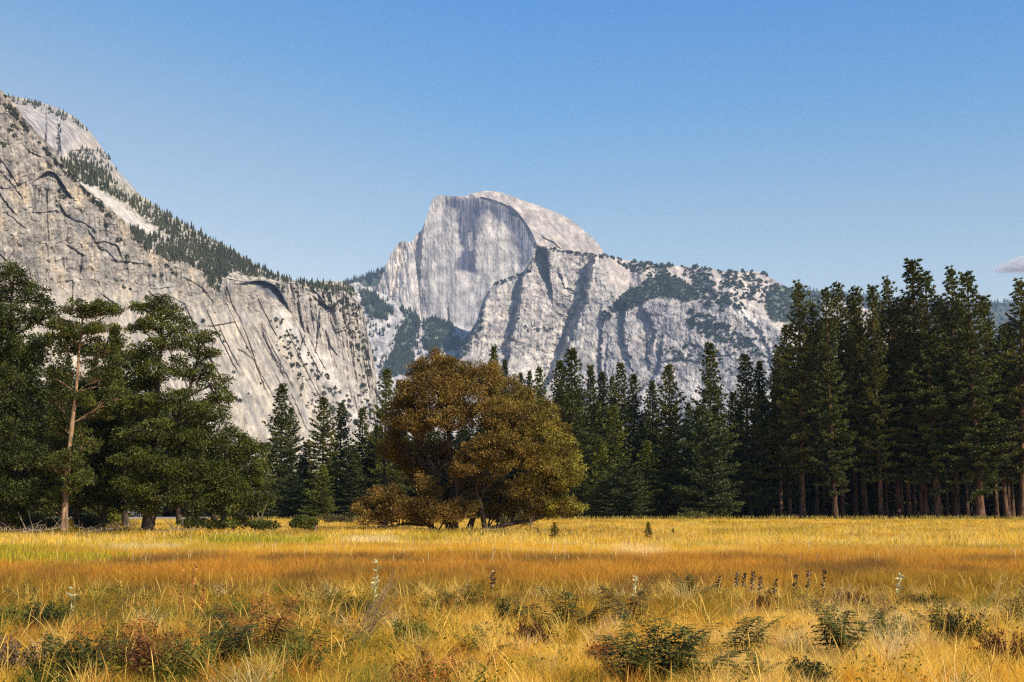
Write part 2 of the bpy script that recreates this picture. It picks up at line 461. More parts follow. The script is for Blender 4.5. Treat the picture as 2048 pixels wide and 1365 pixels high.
# ---- the smooth dome behind the cliff
ridge = [(-300, 150), (-100, 172), (0, 190), (12, 190), (50, 197), (80, 205), (115, 216), (140, 229), (160, 243), (180, 263), (197, 286),
         (213, 311), (225, 328), (240, 347), (262, 370), (282, 392), (310, 425), (340, 480)]
def b_dome(U, V):
    rv = np.interp(U, np.array(ridge)[:, 0], np.array(ridge)[:, 1])
    h = np.maximum(V - rv, 0)
    return 3300 + 2.2 * U + 420 * np.exp(-h / 26.0) + 0.5 * (500 - V)
N = Relief(ridge, 520, 1.8, b_dome, 1.0, 5)
U, V = N.U, N.V
N.D += 26 * fbm(U / 70, V / 90, 4, 12) + 4 * fbm(U / 12, V / 12, 4, 14)
N.step([(94, 210), (96, 240), (95, 275), (92, 300)], 1, 26, 30, 5)
N.step([(118, 255), (122, 275), (120, 300), (118, 320)], 1, 20, 20, 4)
N.step([(160, 300), (180, 298), (200, 302), (214, 312)], 1, 20, 9, 2)
N.C[:] = np.array([0.37, 0.315, 0.255]) * (1 + 0.26 * fbm(U / 20, V / 20, 5, 3))[..., None]
N.tint(N.mask([(40, 214), (95, 216), (135, 240), (160, 270), (140, 310), (80, 310), (30, 260)], 14, 16), (0.32, 0.29, 0.28), 0.7)
N.tint(sstep(0.1, 0.4, streaks(U, V, 0.1, 1, 4, 40, 8)), (0.25, 0.23, 0.22), 0.5)
NDOME = N
N.build('dome_mountain', ROCK_M, 900)

# ---- the great split dome
ridge = [(690, 575), (730, 574), (756, 573), (763, 555), (773, 531), (782, 508), (790, 496), (797, 487), (802, 483), (817, 484), (821, 486), (829, 477), (834, 468), (843, 461),
         (852, 440), (857, 424), (860, 412), (863, 402), (867, 397), (873, 393), (880, 391), (905, 393), (931, 392), (949, 386), (970, 382), (993, 383), (1017, 390),
         (1047, 402), (1076, 411), (1102, 421), (1135, 436), (1158, 452), (1181, 473), (1199, 490), (1208, 506), (1225, 530), (1260, 590)]
rim = [(878, 392), (905, 395), (931, 394), (950, 393), (975, 397), (1000, 405), (1021, 415), (1038, 430), (1052, 447), (1062, 464), (1072, 486), (1078, 510), (1090, 560)]
def b_half(U, V):
    D = 6500 - 0.45 * (U - 860) + 0.55 * (700 - V)
    return D
H = Relief(ridge, 760, 1.4, b_half, 1.2, 9)
U, V = H.U, H.V
dd, sdd = poly_dist(U, V, rim)
domereg = (sdd < 0) & (U > 905)
H.dome = domereg * sstep(0, 3, dd)
face = 1 - H.dome
H.D += np.where(domereg, 3.3 * dd + 0.004 * dd * dd, 0)
H.D += np.where(~domereg & (U > 960), 14 * np.exp(-dd / 12.0), 0)            # the face is cut back under the rim
H.D += face * (-70 * sstep(880, 760, U))                                     # left shoulder swings towards us and away
H.D += face * 60 * sstep(826, 756, U - (V - 480) * -0.1)
H.C[:] = 0
H.D += face * 2.5 * ridged(U / 9, V / 16, 4, 67) * sstep(700, 500, V)
H.D += face * (16 * streaks(U, V, 0.0, 1, 44, 260, 51, 2) + 1.2 * streaks(U, V, 0.02, 1, 9, 80, 52, 3) + 8 * fbm(U / 50, V / 60, 5, 53))
H.D += face * 10 * ridged(U / 14, V / 40, 3, 66) * sstep(890, 800, U)
H.D += H.dome * (16 * fbm(U / 40, V / 40, 4, 54) + 9 * streaks(U, V, 0.8, 1, 10, 80, 55))
H.step([(816, 484), (822, 500), (830, 530), (835, 600), (838, 640)], -1, 30, 16, 4)
H.step([(795, 500), (790, 540), (780, 590)], -1, 24, 14, 4)
H.step([(862, 402), (850, 440), (846, 480), (842, 540)], 1, 34, 22, 6)
H.step([(1060, 470), (1068, 486), (1092, 500), (1120, 512)], 1, 10, 10, 3)
H.step([(1090, 475), (1104, 482), (1118, 494)], 1, 22, 6, 2)
H.step([(898, 620), (902, 650)], 1, 10, 6, 2)
H.C[:] = np.array([0.50, 0.445, 0.40]) * (1 + 0.3 * fbm(U / 16, V / 34, 6, 6, 0.75))[..., None]
H.tint(H.dome, (0.41, 0.35, 0.295), 0.9)
H.tint(H.dome * sstep(0.1, 0.45, streaks(U, V, 0.8, 1, 7, 60, 56)), (0.26, 0.22, 0.205), 0.7)
H.tint(face * sstep(0.05, 0.4, streaks(U, V, 0.0, 1, 4, 90, 57)), (0.56, 0.50, 0.43), 0.4)
H.tint(face * sstep(0.05, 0.4, fbm(U / 24, V / 40, 6, 86, 0.7)), (0.26, 0.25, 0.26), 0.55)
H.tint(H.dome * sstep(0.3, 0.7, ridged(U / 30, V / 18, 4, 87)), (0.22, 0.19, 0.18), 0.5)
H.tint(face * sstep(0.08, 0.4, streaks(U, V, 0.0, 1, 3, 70, 58)), (0.15, 0.15, 0.17), 0.6)
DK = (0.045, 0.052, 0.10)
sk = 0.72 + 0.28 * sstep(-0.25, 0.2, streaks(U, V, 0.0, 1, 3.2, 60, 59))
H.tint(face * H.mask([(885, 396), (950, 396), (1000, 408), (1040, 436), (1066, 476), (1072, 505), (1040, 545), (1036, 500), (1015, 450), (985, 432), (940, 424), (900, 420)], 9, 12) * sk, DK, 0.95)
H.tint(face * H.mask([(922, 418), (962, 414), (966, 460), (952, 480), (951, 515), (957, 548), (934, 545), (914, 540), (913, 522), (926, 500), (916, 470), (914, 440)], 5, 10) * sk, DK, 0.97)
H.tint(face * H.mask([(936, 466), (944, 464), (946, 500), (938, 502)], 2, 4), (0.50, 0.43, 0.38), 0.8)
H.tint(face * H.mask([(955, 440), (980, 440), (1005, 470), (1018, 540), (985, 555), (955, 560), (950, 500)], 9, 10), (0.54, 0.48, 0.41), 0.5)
H.tint(H.mask([(756, 576), (775, 530), (798, 488), (816, 484), (818, 520), (800, 590), (780, 600)], 8, 8), (0.60, 0.52, 0.44), 0.6)
H.tint(H.mask([(838, 636), (850, 625), (870, 640), (910, 644), (950, 660), (950, 700), (900, 655), (860, 650), (846, 660)], 5, 6), (0.66, 0.60, 0.54), 0.8)
for p in ([(941, 586), (952, 578), (942, 610)], [(963, 578), (970, 578), (966, 596), (962, 600)], [(948, 622), (955, 615), (955, 640)]):
    H.tint(H.mask(p, 2, 2), (0.72, 0.67, 0.62), 0.8)
HALF = H
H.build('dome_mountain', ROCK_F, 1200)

# ---- buttressed massif in front of and to the right of the split dome
ridge = [(890, 740), (909, 719), (938, 669), (953, 643), (964, 605), (979, 578), (997, 566), (1023, 558), (1047, 543), (1061, 522), (1073, 497),
         (1082, 492), (1105, 497), (1135, 505), (1181, 511), (1208, 512), (1242, 519), (1280, 525), (1329, 531), (1379, 534), (1417, 538), (1454, 544),
         (1504, 543), (1521, 545), (1541, 556), (1566, 571), (1588, 580), (1640, 592), (1700, 606), (1800, 640), (1900, 700)]
def b_mass(U, V):
    rv = np.interp(U, np.array(ridge)[:, 0], np.array(ridge)[:, 1])
    D = 5300 + 0.35 * (np.minimum(U, 1150) - 1100) - 0.25 * np.clip(U - 1150, 0, 330) + 0.9 * (740 - V)
    ledge = np.interp(U, [1150, 1210, 1260, 1330, 1400, 1460, 1520, 1600], [520, 570, 610, 600, 610, 600, 640, 700])
    ledge = ledge + 26 * fbm(U / 45, V / 60, 4, 19)
    D += np.maximum(ledge - V, 0) * 3.2 * sstep(1170, 1280, U)
    return D
M = Relief(ridge, 860, 1.5, b_mass, 2.0, 13)
U, V = M.U, M.V
M.D += 9 * np.round(3 * fbm(U / 26, V / 34, 4, 74)) / 3 + 5 * np.round(3 * fbm(U / 11, V / 13, 3, 75)) / 3
rightp = sstep(1150, 1230, U + (V - 600) * 0.3)
M.D += 26 * fbm(U / 60, V / 80, 7, 71, 0.56) + 4 * streaks(U, V, -0.1, 1, 9, 70, 72, 3) + 5 * ridged(U / 26, V / 30, 4, 73)
M.D += 60 * np.exp(-np.maximum(V - M.rv[None, :], 0) / 6.0) * sstep(1075, 1060, U)
for p, sd_, d, fd, w in [
    ([(1051, 543), (1046, 575), (1040, 619), (1031, 657), (1021, 700)], 1, 95, 60, 15),
    ([(979, 580), (972, 600), (962, 640), (945, 672), (922, 712)], 1, 110, 30, 14),
    ([(1186, 536), (1181, 575), (1175, 605), (1160, 630), (1146, 655), (1136, 690), (1126, 720), (1112, 745)], 1, 130, 40, 20),
    ([(1252, 634), (1249, 655), (1250, 679), (1256, 705)], 1, 60, 26, 9),
    ([(1297, 628), (1308, 645), (1314, 670), (1310, 680)], 1, 50, 24, 8),
    ([(1297, 692), (1300, 722)], 1, 34, 14, 5),
    ([(1324, 712), (1322, 740), (1304, 762), (1286, 780)], 1, 46, 24, 8),
    ([(1206, 650), (1208, 680), (1202, 705), (1203, 735)], 1, 48, 22, 6),
    ([(1217, 700), (1210, 760)], 1, 26, 12, 4),
    ([(1158, 640), (1140, 690), (1130, 740)], 1, 40, 20, 6),
    ([(1095, 500), (1098, 530), (1103, 574)], 1, 90, 16, 5),
    ([(1390, 690), (1420, 700), (1450, 712)], 1, 22, 10, 3), ([(1330, 722), (1360, 716), (1400, 724)], 1, 24, 8, 2),
    ([(1120, 548), (1130, 575), (1145, 580)], 1, 22, 10, 3), ([(1135, 590), (1150, 587)], 1, 22, 7, 2),
    ([(1010, 632), (1060, 625), (1110, 640), (1160, 630)], -1, 16, 10, 3),
    ([(990, 706), (1040, 700), (1100, 712)], -1, 26, 16, 4),
    ([(1544, 720), (1538, 690), (1520, 660), (1500, 640)], -1, 24, 20, 6)]:
    M.step(p, sd_, d * 0.72, fd, w * 0.6, 9, 77)
M.recess([(1072, 494), (1096, 500), (1097, 534), (1101, 572), (1088, 566), (1073, 540), (1060, 539)], 60, 5, 4)
M.C[:] = np.array([0.46, 0.40, 0.34]) * (1 + 0.38 * fbm(U / 20, V / 26, 6, 6, 0.75))[..., None]
M.tint(rightp * sstep(-0.6, 0.3, fbm(U / 60, V / 60, 3, 81)), (0.36, 0.33, 0.32), 0.8)  # right half greyed: its weaker sunlight is painted into the rock colour
M.tint(sstep(0.0, 0.35, streaks(U, V, -0.12, 1, 4, 40, 82)), (0.17, 0.16, 0.18), 0.5)
M.tint(sstep(0.3, 0.7, ridged(U / 20, V / 15, 5, 84)), (0.12, 0.12, 0.13), 0.6)
M.tint(sstep(0.1, 0.4, fbm(U / 30, V / 40, 5, 85, 0.65)), (0.20, 0.19, 0.195), 0.55)
M.tint((1 - rightp) * sstep(0.05, 0.4, streaks(U, V, -0.12, 1, 5, 60, 83)), (0.66, 0.60, 0.50), 0.55)
M.tint(M.mask([(1060, 700), (1120, 700), (1130, 745), (1100, 770), (1030, 745)], 10, 12), (0.64, 0.58, 0.51), 0.6)
for p in ([(1440, 606), (1470, 602), (1505, 620), (1530, 650), (1548, 700), (1546, 712), (1520, 680), (1480, 640)],
          [(1478, 560), (1486, 560), (1506, 598), (1496, 604)], [(1395, 686), (1404, 690), (1410, 700), (1400, 698)], [(1350, 680), (1354, 680), (1353, 692), (1349, 692)],
          [(1300, 765), (1316, 750), (1318, 752), (1306, 775)], [(1380, 760), (1400, 745), (1400, 800), (1385, 800)], [(1128, 555), (1135, 560), (1133, 575), (1128, 568)]):
    M.tint(M.mask(p, 3, 5), (0.66, 0.60, 0.54), 0.6)
hi = sstep(-6, 10, 20 * fbm(U / 30, V / 30, 4, 20) + np.interp(U, [1150, 1210, 1260, 1330, 1400, 1460, 1520, 1600], [520, 570, 610, 600, 610, 600, 640, 700]) - V) * sstep(1190, 1230, U)
M.tint(hi, (0.48, 0.40, 0.33), 0.6)
VEG = (0.055, 0.075, 0.045)
GP = [(1300, 557), (1339, 549), (1359, 560), (1379, 572), (1399, 587), (1397, 602), (1369, 605), (1339, 597), (1310, 597), (1287, 605), (1255, 624), (1228, 622), (1240, 597), (1255, 585), (1280, 572)]
M.tint(M.mask(GP, 3, 8), VEG, 0.85)
M.tint(M.mask([(1540, 575), (1560, 572), (1640, 590), (1640, 680), (1575, 645), (1545, 645), (1528, 612)], 4, 8), VEG, 0.85)
MASS = M
M.build('mountain', ROCK_F, 1500)

# ---- forested apron below the split dome
ridge = [(680, 580), (700, 568), (715, 564), (733, 577), (745, 583), (760, 585), (775, 594), (800, 612), (830, 630), (838, 638), (848, 648), (870, 640), (900, 647),
         (920, 657), (945, 668), (960, 700), (1000, 760), (1040, 800)]
A = Relief(ridge, 860, 1.8, lambda U, V: 5900 - 3.2 * (V - 560) + 0.4 * (U - 800), 2.5, 15)
U, V = A.U, A.V
A.D += 50 * fbm(U / 40, V / 40, 5, 91, 0.5) + 5 * ridged(U / 20, V / 16, 4, 92)
A.C[:] = np.array([0.42, 0.38, 0.35]) * (1 + 0.4 * fbm(U / 22, V / 22, 5, 6))[..., None]
APOLY = ([(722, 583), (745, 585), (762, 600), (786, 622), (772, 640), (745, 638), (728, 620)],
         [(798, 612), (815, 618), (842, 640), (838, 665), (820, 690), (830, 720), (800, 740), (770, 740), (790, 700), (795, 670), (812, 640)],
         [(848, 645), (870, 640), (905, 650), (915, 665), (900, 675), (846, 676)], [(845, 682), (930, 680), (915, 698), (880, 706), (850, 700)],
         [(770, 730), (820, 715), (840, 745), (760, 760)])
for p in APOLY: A.tint(A.mask(p, 3, 7), VEG, 0.85)
APRON = A
A.build('mountain', ROCK_F, 600)

# ---- far wooded ridges
fm, nt, b = new_mat('far_forest', 0.95, 0.1)
n = noise_tex(nt, 0.03, 6, 0.7)
nt.links.new(ramp(nt, n, 0.4, 0.7, (0.03, 0.045, 0.03), (0.12, 0.12, 0.09)), b.inputs['Base Color'])
def far_ridge(ridge, Y, seed):
    r = Relief(ridge, 800, 2.5, lambda U, V: Y - 4.0 * (V - 560), 4.0, seed)
    r.D += 120 * fbm(r.U / 40, r.V / 40, 5, seed)
    r.build('hill', fm, 900)
    return r
FR1 = far_ridge([(640, 600), (700, 561), (723, 556), (744, 548), (764, 541), (790, 530), (830, 560), (860, 620)], 7800, 3)
FR2 = far_ridge([(1540, 600), (1566, 582), (1600, 579), (1640, 582), (1700, 590), (1800, 598), (1900, 604), (1985, 606), (2048, 604), (2300, 590)], 9000, 4)
# ================================================================== ground of the meadow and the forest
HAZE = 3.4e-5
rng = np.random.default_rng(11)

def zg(x, y):
    """gentle lie of the land"""
    x = np.asarray(x, float); y = np.asarray(y, float)
    return (0.10 * perlin(x / 9, y / 9, 201) + 0.05 * perlin(x / 2.7, y / 2.7, 202)) * sstep(230, 150, y)

gm, nt, b = new_mat('meadow_soil', 0.95, 0.1)
c = ramp(nt, noise_tex(nt, 0.35, 6, 0.6), 0.35, 0.65, (0.26, 0.17, 0.04), (0.55, 0.37, 0.09))
nt.links.new(c, b.inputs['Base Color'])
fl, nt, b = new_mat('forest_floor', 0.95, 0.1)
nt.links.new(ramp(nt, noise_tex(nt, 0.5, 6, 0.6), 0.35, 0.65, (0.02, 0.016, 0.01), (0.07, 0.05, 0.025)), b.inputs['Base Color'])
xs = np.concatenate([[-7000, -2000, -600], np.arange(-200, 201, 1.6), [600, 2000, 7000]])
ys = np.concatenate([[-300, -60], np.arange(0, 262, 1.3), [300, 400, 800, 2500, 11000]])
X, Y = np.meshgrid(xs, ys)
Z = zg(X, Y)
n, m = X.shape; idx = np.arange(n * m).reshape(n, m)
q = np.stack([idx[:-1, :-1], idx[:-1, 1:], idx[1:, 1:], idx[1:, :-1]], -1).reshape(-1, 4)
cy = Y[:-1, :-1].ravel()
me = mesh_np('ground', np.stack([X, Y, Z], -1).reshape(-1, 3), q, [gm, fl], smooth=True, fmat=(cy > 236).astype(int))
g = add('ground', me); g['kind'] = 'structure'
# ================================================================== trees
class Geo:
    def __init__(s): s.v = []; s.q = []; s.t = []; s.c = []; s.n = 0
    def addq(s, P, col):
        """P (k,4,3) quads"""
        k = len(P)
        s.v.append(P.reshape(-1, 3)); s.q.append(np.arange(k * 4).reshape(k, 4) + s.n); s.n += k * 4
        s.c.append(np.repeat(np.broadcast_to(col, (k, 3)), 4, 0))
    def addt(s, P, col):
        k = len(P)
        s.v.append(P.reshape(-1, 3)); s.t.append(np.arange(k * 3).reshape(k, 3) + s.n); s.n += k * 3
        s.c.append(np.repeat(np.broadcast_to(col, (k, 3)), 3, 0))
    def tube(s, pts, rad, sides=6, col=(1, 1, 1)):
        pts = np.array(pts, float); n = len(pts)
        rad = np.broadcast_to(rad, (n,))
        d = np.gradient(pts, axis=0); d /= np.linalg.norm(d, axis=1)[:, None] + 1e-9
        ref = np.array([0, 0, 1.0]) if abs(d[0, 2]) < 0.8 else np.array([1.0, 0, 0])
        a = np.cross(d, ref); a /= np.linalg.norm(a, axis=1)[:, None] + 1e-9
        b = np.cross(d, a)
        th = np.arange(sides) / sides * 2 * pi
        R = pts[:, None] + rad[:, None, None] * (a[:, None] * np.cos(th)[None, :, None] + b[:, None] * np.sin(th)[None, :, None])
        s.v.append(R.reshape(-1, 3))
        i = np.arange(n * sides).reshape(n, sides) + s.n
        j = np.roll(i, -1, 1)
        s.q.append(np.stack([i[:-1], j[:-1], j[1:], i[1:]], -1).reshape(-1, 4)); s.n += n * sides
        s.c.append(np.broadcast_to(np.array(col, float), (n * sides, 3)))
    def mesh(s, name, mat, smooth=False):
        f = []
        if s.q: f.append(np.concatenate(s.q))
        if s.t: f.append(np.concatenate(s.t))
        return mesh_np(name, np.concatenate(s.v), f, mat, np.concatenate(s.c), smooth)

def unit(a): return a / (np.linalg.norm(a, axis=-1, keepdims=True) + 1e-9)

def kites(P, D, L, W, rg, roll=None):
    """narrow leaf shapes: base point P, direction D, length L, width W -> (k,4,3)"""
    k = len(P); D = unit(D)
    r = unit(rg.normal(size=(k, 3))) if roll is None else roll
    S = unit(np.cross(D, r))
    L = np.broadcast_to(L, (k,))[:, None]; W = np.broadcast_to(W, (k,))[:, None]
    return np.stack([P, P + D * L * 0.45 + S * W * 0.5, P + D * L, P + D * L * 0.45 - S * W * 0.5], 1)

M_NEEDLE = foliage_mat('pine_needles', (0.55, 0.6, 0.5), (1.5, 1.45, 1.3), 0.12, 0.35)
M_FIR = foliage_mat('fir_needles', (0.55, 0.6, 0.55), (1.45, 1.45, 1.3), 0.12, 0.35)
M_LEAF = foliage_mat('oak_leaves', (0.5, 0.55, 0.5), (1.6, 1.6, 1.3), 0.25, 0.8)
M_ELM = foliage_mat('turning_leaves', (0.62, 0.62, 0.5), (1.5, 1.5, 1.3), 0.25, 0.5)
B_PINE = bark_mat('pine_bark', (0.025, 0.014, 0.009), (0.20, 0.105, 0.062), 2.2, 0.25)
B_DARK = bark_mat('dark_bark', (0.02, 0.015, 0.012), (0.10, 0.07, 0.05), 3.0, 0.2)
B_PALE = bark_mat('pale_bark', (0.10, 0.06, 0.035), (0.50, 0.31, 0.17), 3.5, 0.22)
B_GREY = bark_mat('grey_bark', (0.06, 0.045, 0.035), (0.28, 0.21, 0.15), 3.5, 0.2)

def conifer(name, H, R, cb, seed, tint, mat, bark, prof=0.75, droop=0.0, whorl=0.55, per=5, tuft=0.52, gap=0.25, spread=0.0, trunk_r=None):
    """returns (trunk mesh, crown mesh): tapered trunk, whorls of limbs, needle tufts along every limb"""
    rg = np.random.default_rng(seed)
    tr = trunk_r or (0.010 * H + 0.06)
    T = Geo(); zz = np.linspace(-0.3, H * 0.99, 14)
    bx = 0.012 * H * np.cumsum(rg.normal(0, 0.3, 14)) / 3; by = 0.012 * H * np.cumsum(rg.normal(0, 0.3, 14)) / 3
    bx[0] = by[0] = 0
    rr = tr * np.clip(1 - zz / H, 0.03, 1) ** 0.75; rr[0] *= 1.35
    T.tube(np.stack([bx, by, zz], 1), rr, 9)
    C = Geo()
    z = cb * H
    P, D, CO = [], [], []
    lob = rg.uniform(0, 2 * pi, 3)
    while z < H * 0.985:
        t = (z - cb * H) / (H - cb * H)                       # 0 bottom .. 1 top
        r0 = R * (1 - t) ** prof * (0.55 + 0.45 * min(1, t / 0.18)) + 0.12
        nb = max(3, int(per * (0.6 + 0.4 * (1 - t)) + rg.uniform(-0.5, 1)))
        a0 = rg.uniform(0, 2 * pi)
        for k in range(nb):
            if rg.random() < gap * (1 - t) ** 0.3 * 0.7: continue
            az = a0 + k * 2 * pi / nb + rg.normal(0, 0.25)
            L = r0 * rg.uniform(0.55, 1.2) * (1 + 0.16 * sin(3 * az + lob[0] + z * 0.35) + 0.14 * sin(az * 2 + lob[1] - z * 0.6))
            if rg.random() < 0.06: L *= 1.25
            el = radians(-16 - droop + 58 * t ** 1.3) + rg.normal(0, 0.12)
            cx, cy_ = np.interp(z, zz, bx), np.interp(z, zz, by)
            n = max(3, int(L / 0.34))
            s = np.linspace(0, 1, n)
            ux, uy = cos(az), sin(az)
            zc = z + L * (np.sin(el) * s + (0.30 + 0.12 * droop / 20) * s ** 2.2 - 0.10 * s)
            pts = np.stack([cx + ux * L * np.cos(el) * s, cy_ + uy * L * np.cos(el) * s, zc], 1)
            if L > 1.0:
                T.tube(pts[::max(1, n // 3)], np.linspace(0.022 + 0.012 * L, 0.008, len(pts[::max(1, n // 3)])), 4)
            side = np.array([-uy, ux, 0])
            tone = rg.uniform(0.75, 1.2)
            for i in range(1, n):
                if s[i] < 0.22: continue
                w = 0.34 * L * (1 - s[i] * 0.75) * min(1, s[i] * 2.2) + spread
                m = 1 + int(w / 0.30)
                for j in range(-m, m + 1):
                    if m > 1 and rg.random() < 0.18: continue
                    off = j / max(m, 1) * w
                    p = pts[i] + side * off + rg.normal(0, 0.08, 3) - np.array([0, 0, abs(off) * 0.12])
                    P.append(p); D.append([ux * 0.8 + side[0] * off * 0.9, uy * 0.8 + side[1] * off * 0.9, 0.55 + 0.4 * s[i]]); CO.append(tone)
        z += whorl * rg.uniform(0.7, 1.3) * (0.75 + 0.5 * (1 - t))
    for zt in (H * 0.985, H, H * 0.97):
        P.append([bx[-1], by[-1], zt - 0.3]); D.append([0, 0, 1.0]); CO.append(1.0)
    P = np.array(P); D = unit(np.array(D)); CO = np.array(CO)
    K = 7
    PP = np.repeat(P, K, 0); DD = np.repeat(D, K, 0) + rg.normal(0, 0.62, (len(P) * K, 3))
    DD[:, 2] += 0.12
    LL = tuft * rg.uniform(0.7, 1.25, len(PP))
    col = np.array(tint)[None] * (np.repeat(CO, K) * rg.uniform(0.75, 1.25, len(PP)))[:, None]
    C.addq(kites(PP - unit(DD) * 0.08, DD, LL, LL * 0.34, rg), col)
    return T.mesh(name + '_trunk', bark, True), C.mesh(name + '_crown', mat)

G1 = (0.083, 0.085, 0.014); G2 = (0.066, 0.075, 0.015); G3 = (0.115, 0.120, 0.016); G4 = (0.054, 0.067, 0.021)
KIND = {
    'pond': [conifer('pine_a', 42, 3.9, 0.20, 1, G1, M_NEEDLE, B_PINE, 0.58, 0, 0.85, 7, 0.55, 0.25),
             conifer('pine_b', 42, 3.8, 0.24, 2, G1, M_NEEDLE, B_PINE, 0.52, 4, 0.9, 7, 0.55, 0.28),
             conifer('pine_c', 42, 4.2, 0.12, 3, G2, M_NEEDLE, B_PINE, 0.60, 6, 0.85, 7, 0.55, 0.22),
             conifer('pine_d', 42, 4.0, 0.17, 4, G1, M_NEEDLE, B_PINE, 0.64, 2, 0.85, 7, 0.55, 0.22)],
    'fir': [conifer('fir_a', 27, 4.3, 0.04, 5, G2, M_FIR, B_DARK, 0.78, 6, 0.62, 7, 0.46, 0.1),
            conifer('fir_b', 27, 4.1, 0.04, 6, G2, M_FIR, B_DARK, 0.68, 10, 0.62, 7, 0.46, 0.15),
            conifer('fir_c', 27, 4.3, 0.07, 7, G1, M_FIR, B_DARK, 0.62, 4, 0.72, 7, 0.5, 0.24)],
    'broad': [conifer('broadfir_a', 17, 4.2, 0.04, 8, G4, M_FIR, B_DARK, 0.62, 8, 0.48, 6, 0.52, 0.12)],
    'cedar': [conifer('cedar_a', 13, 2.5, 0.03, 9, G3, M_FIR, B_DARK, 0.8, 0, 0.38, 7, 0.42, 0.08),
              conifer('cedar_b', 18, 2.9, 0.03, 10, G3, M_FIR, B_DARK, 0.8, 0, 0.42, 7, 0.42, 0.1)],
}
BASEH = {'pond': 42.0, 'fir': 27.0, 'broad': 17.0, 'cedar': None}
CROWN_R = {'pond': 3.9, 'fir': 4.2, 'broad': 4.2, 'cedar': 2.7}

def put_conifer(kind, var, ut, vt, Y, wpx, label, group=None, name='pine_tree', cat='pine tree', ub=None):
    tm, cm = KIND[kind][var % len(KIND[kind])]
    Hm = max(v.co.z for v in tm.vertices) if kind == 'cedar' else BASEH[kind]
    H = hz(vt, Y)
    x = gx(ub if ub is not None else ut, Y)
    s_z = H / Hm; s_r = (wpx / 2 / F * Y) / CROWN_R[kind] * (1.42 if kind != 'pond' else 1.34)
    s_r = float(np.clip(s_r, s_z * 0.6, s_z * 2.3))
    o = empty(name, (x, Y, float(zg(x, Y)) - 0.02), rng.uniform(0, 2 * pi))
    if ub is not None:
        o.rotation_euler = (0, math.atan2(gx(ut, Y) - x, H), 0)
    o.scale = (s_r, s_r, s_z)
    tag(o, label, cat, group)
    add('trunk', tm, o); add('crown', cm, o)
    return o

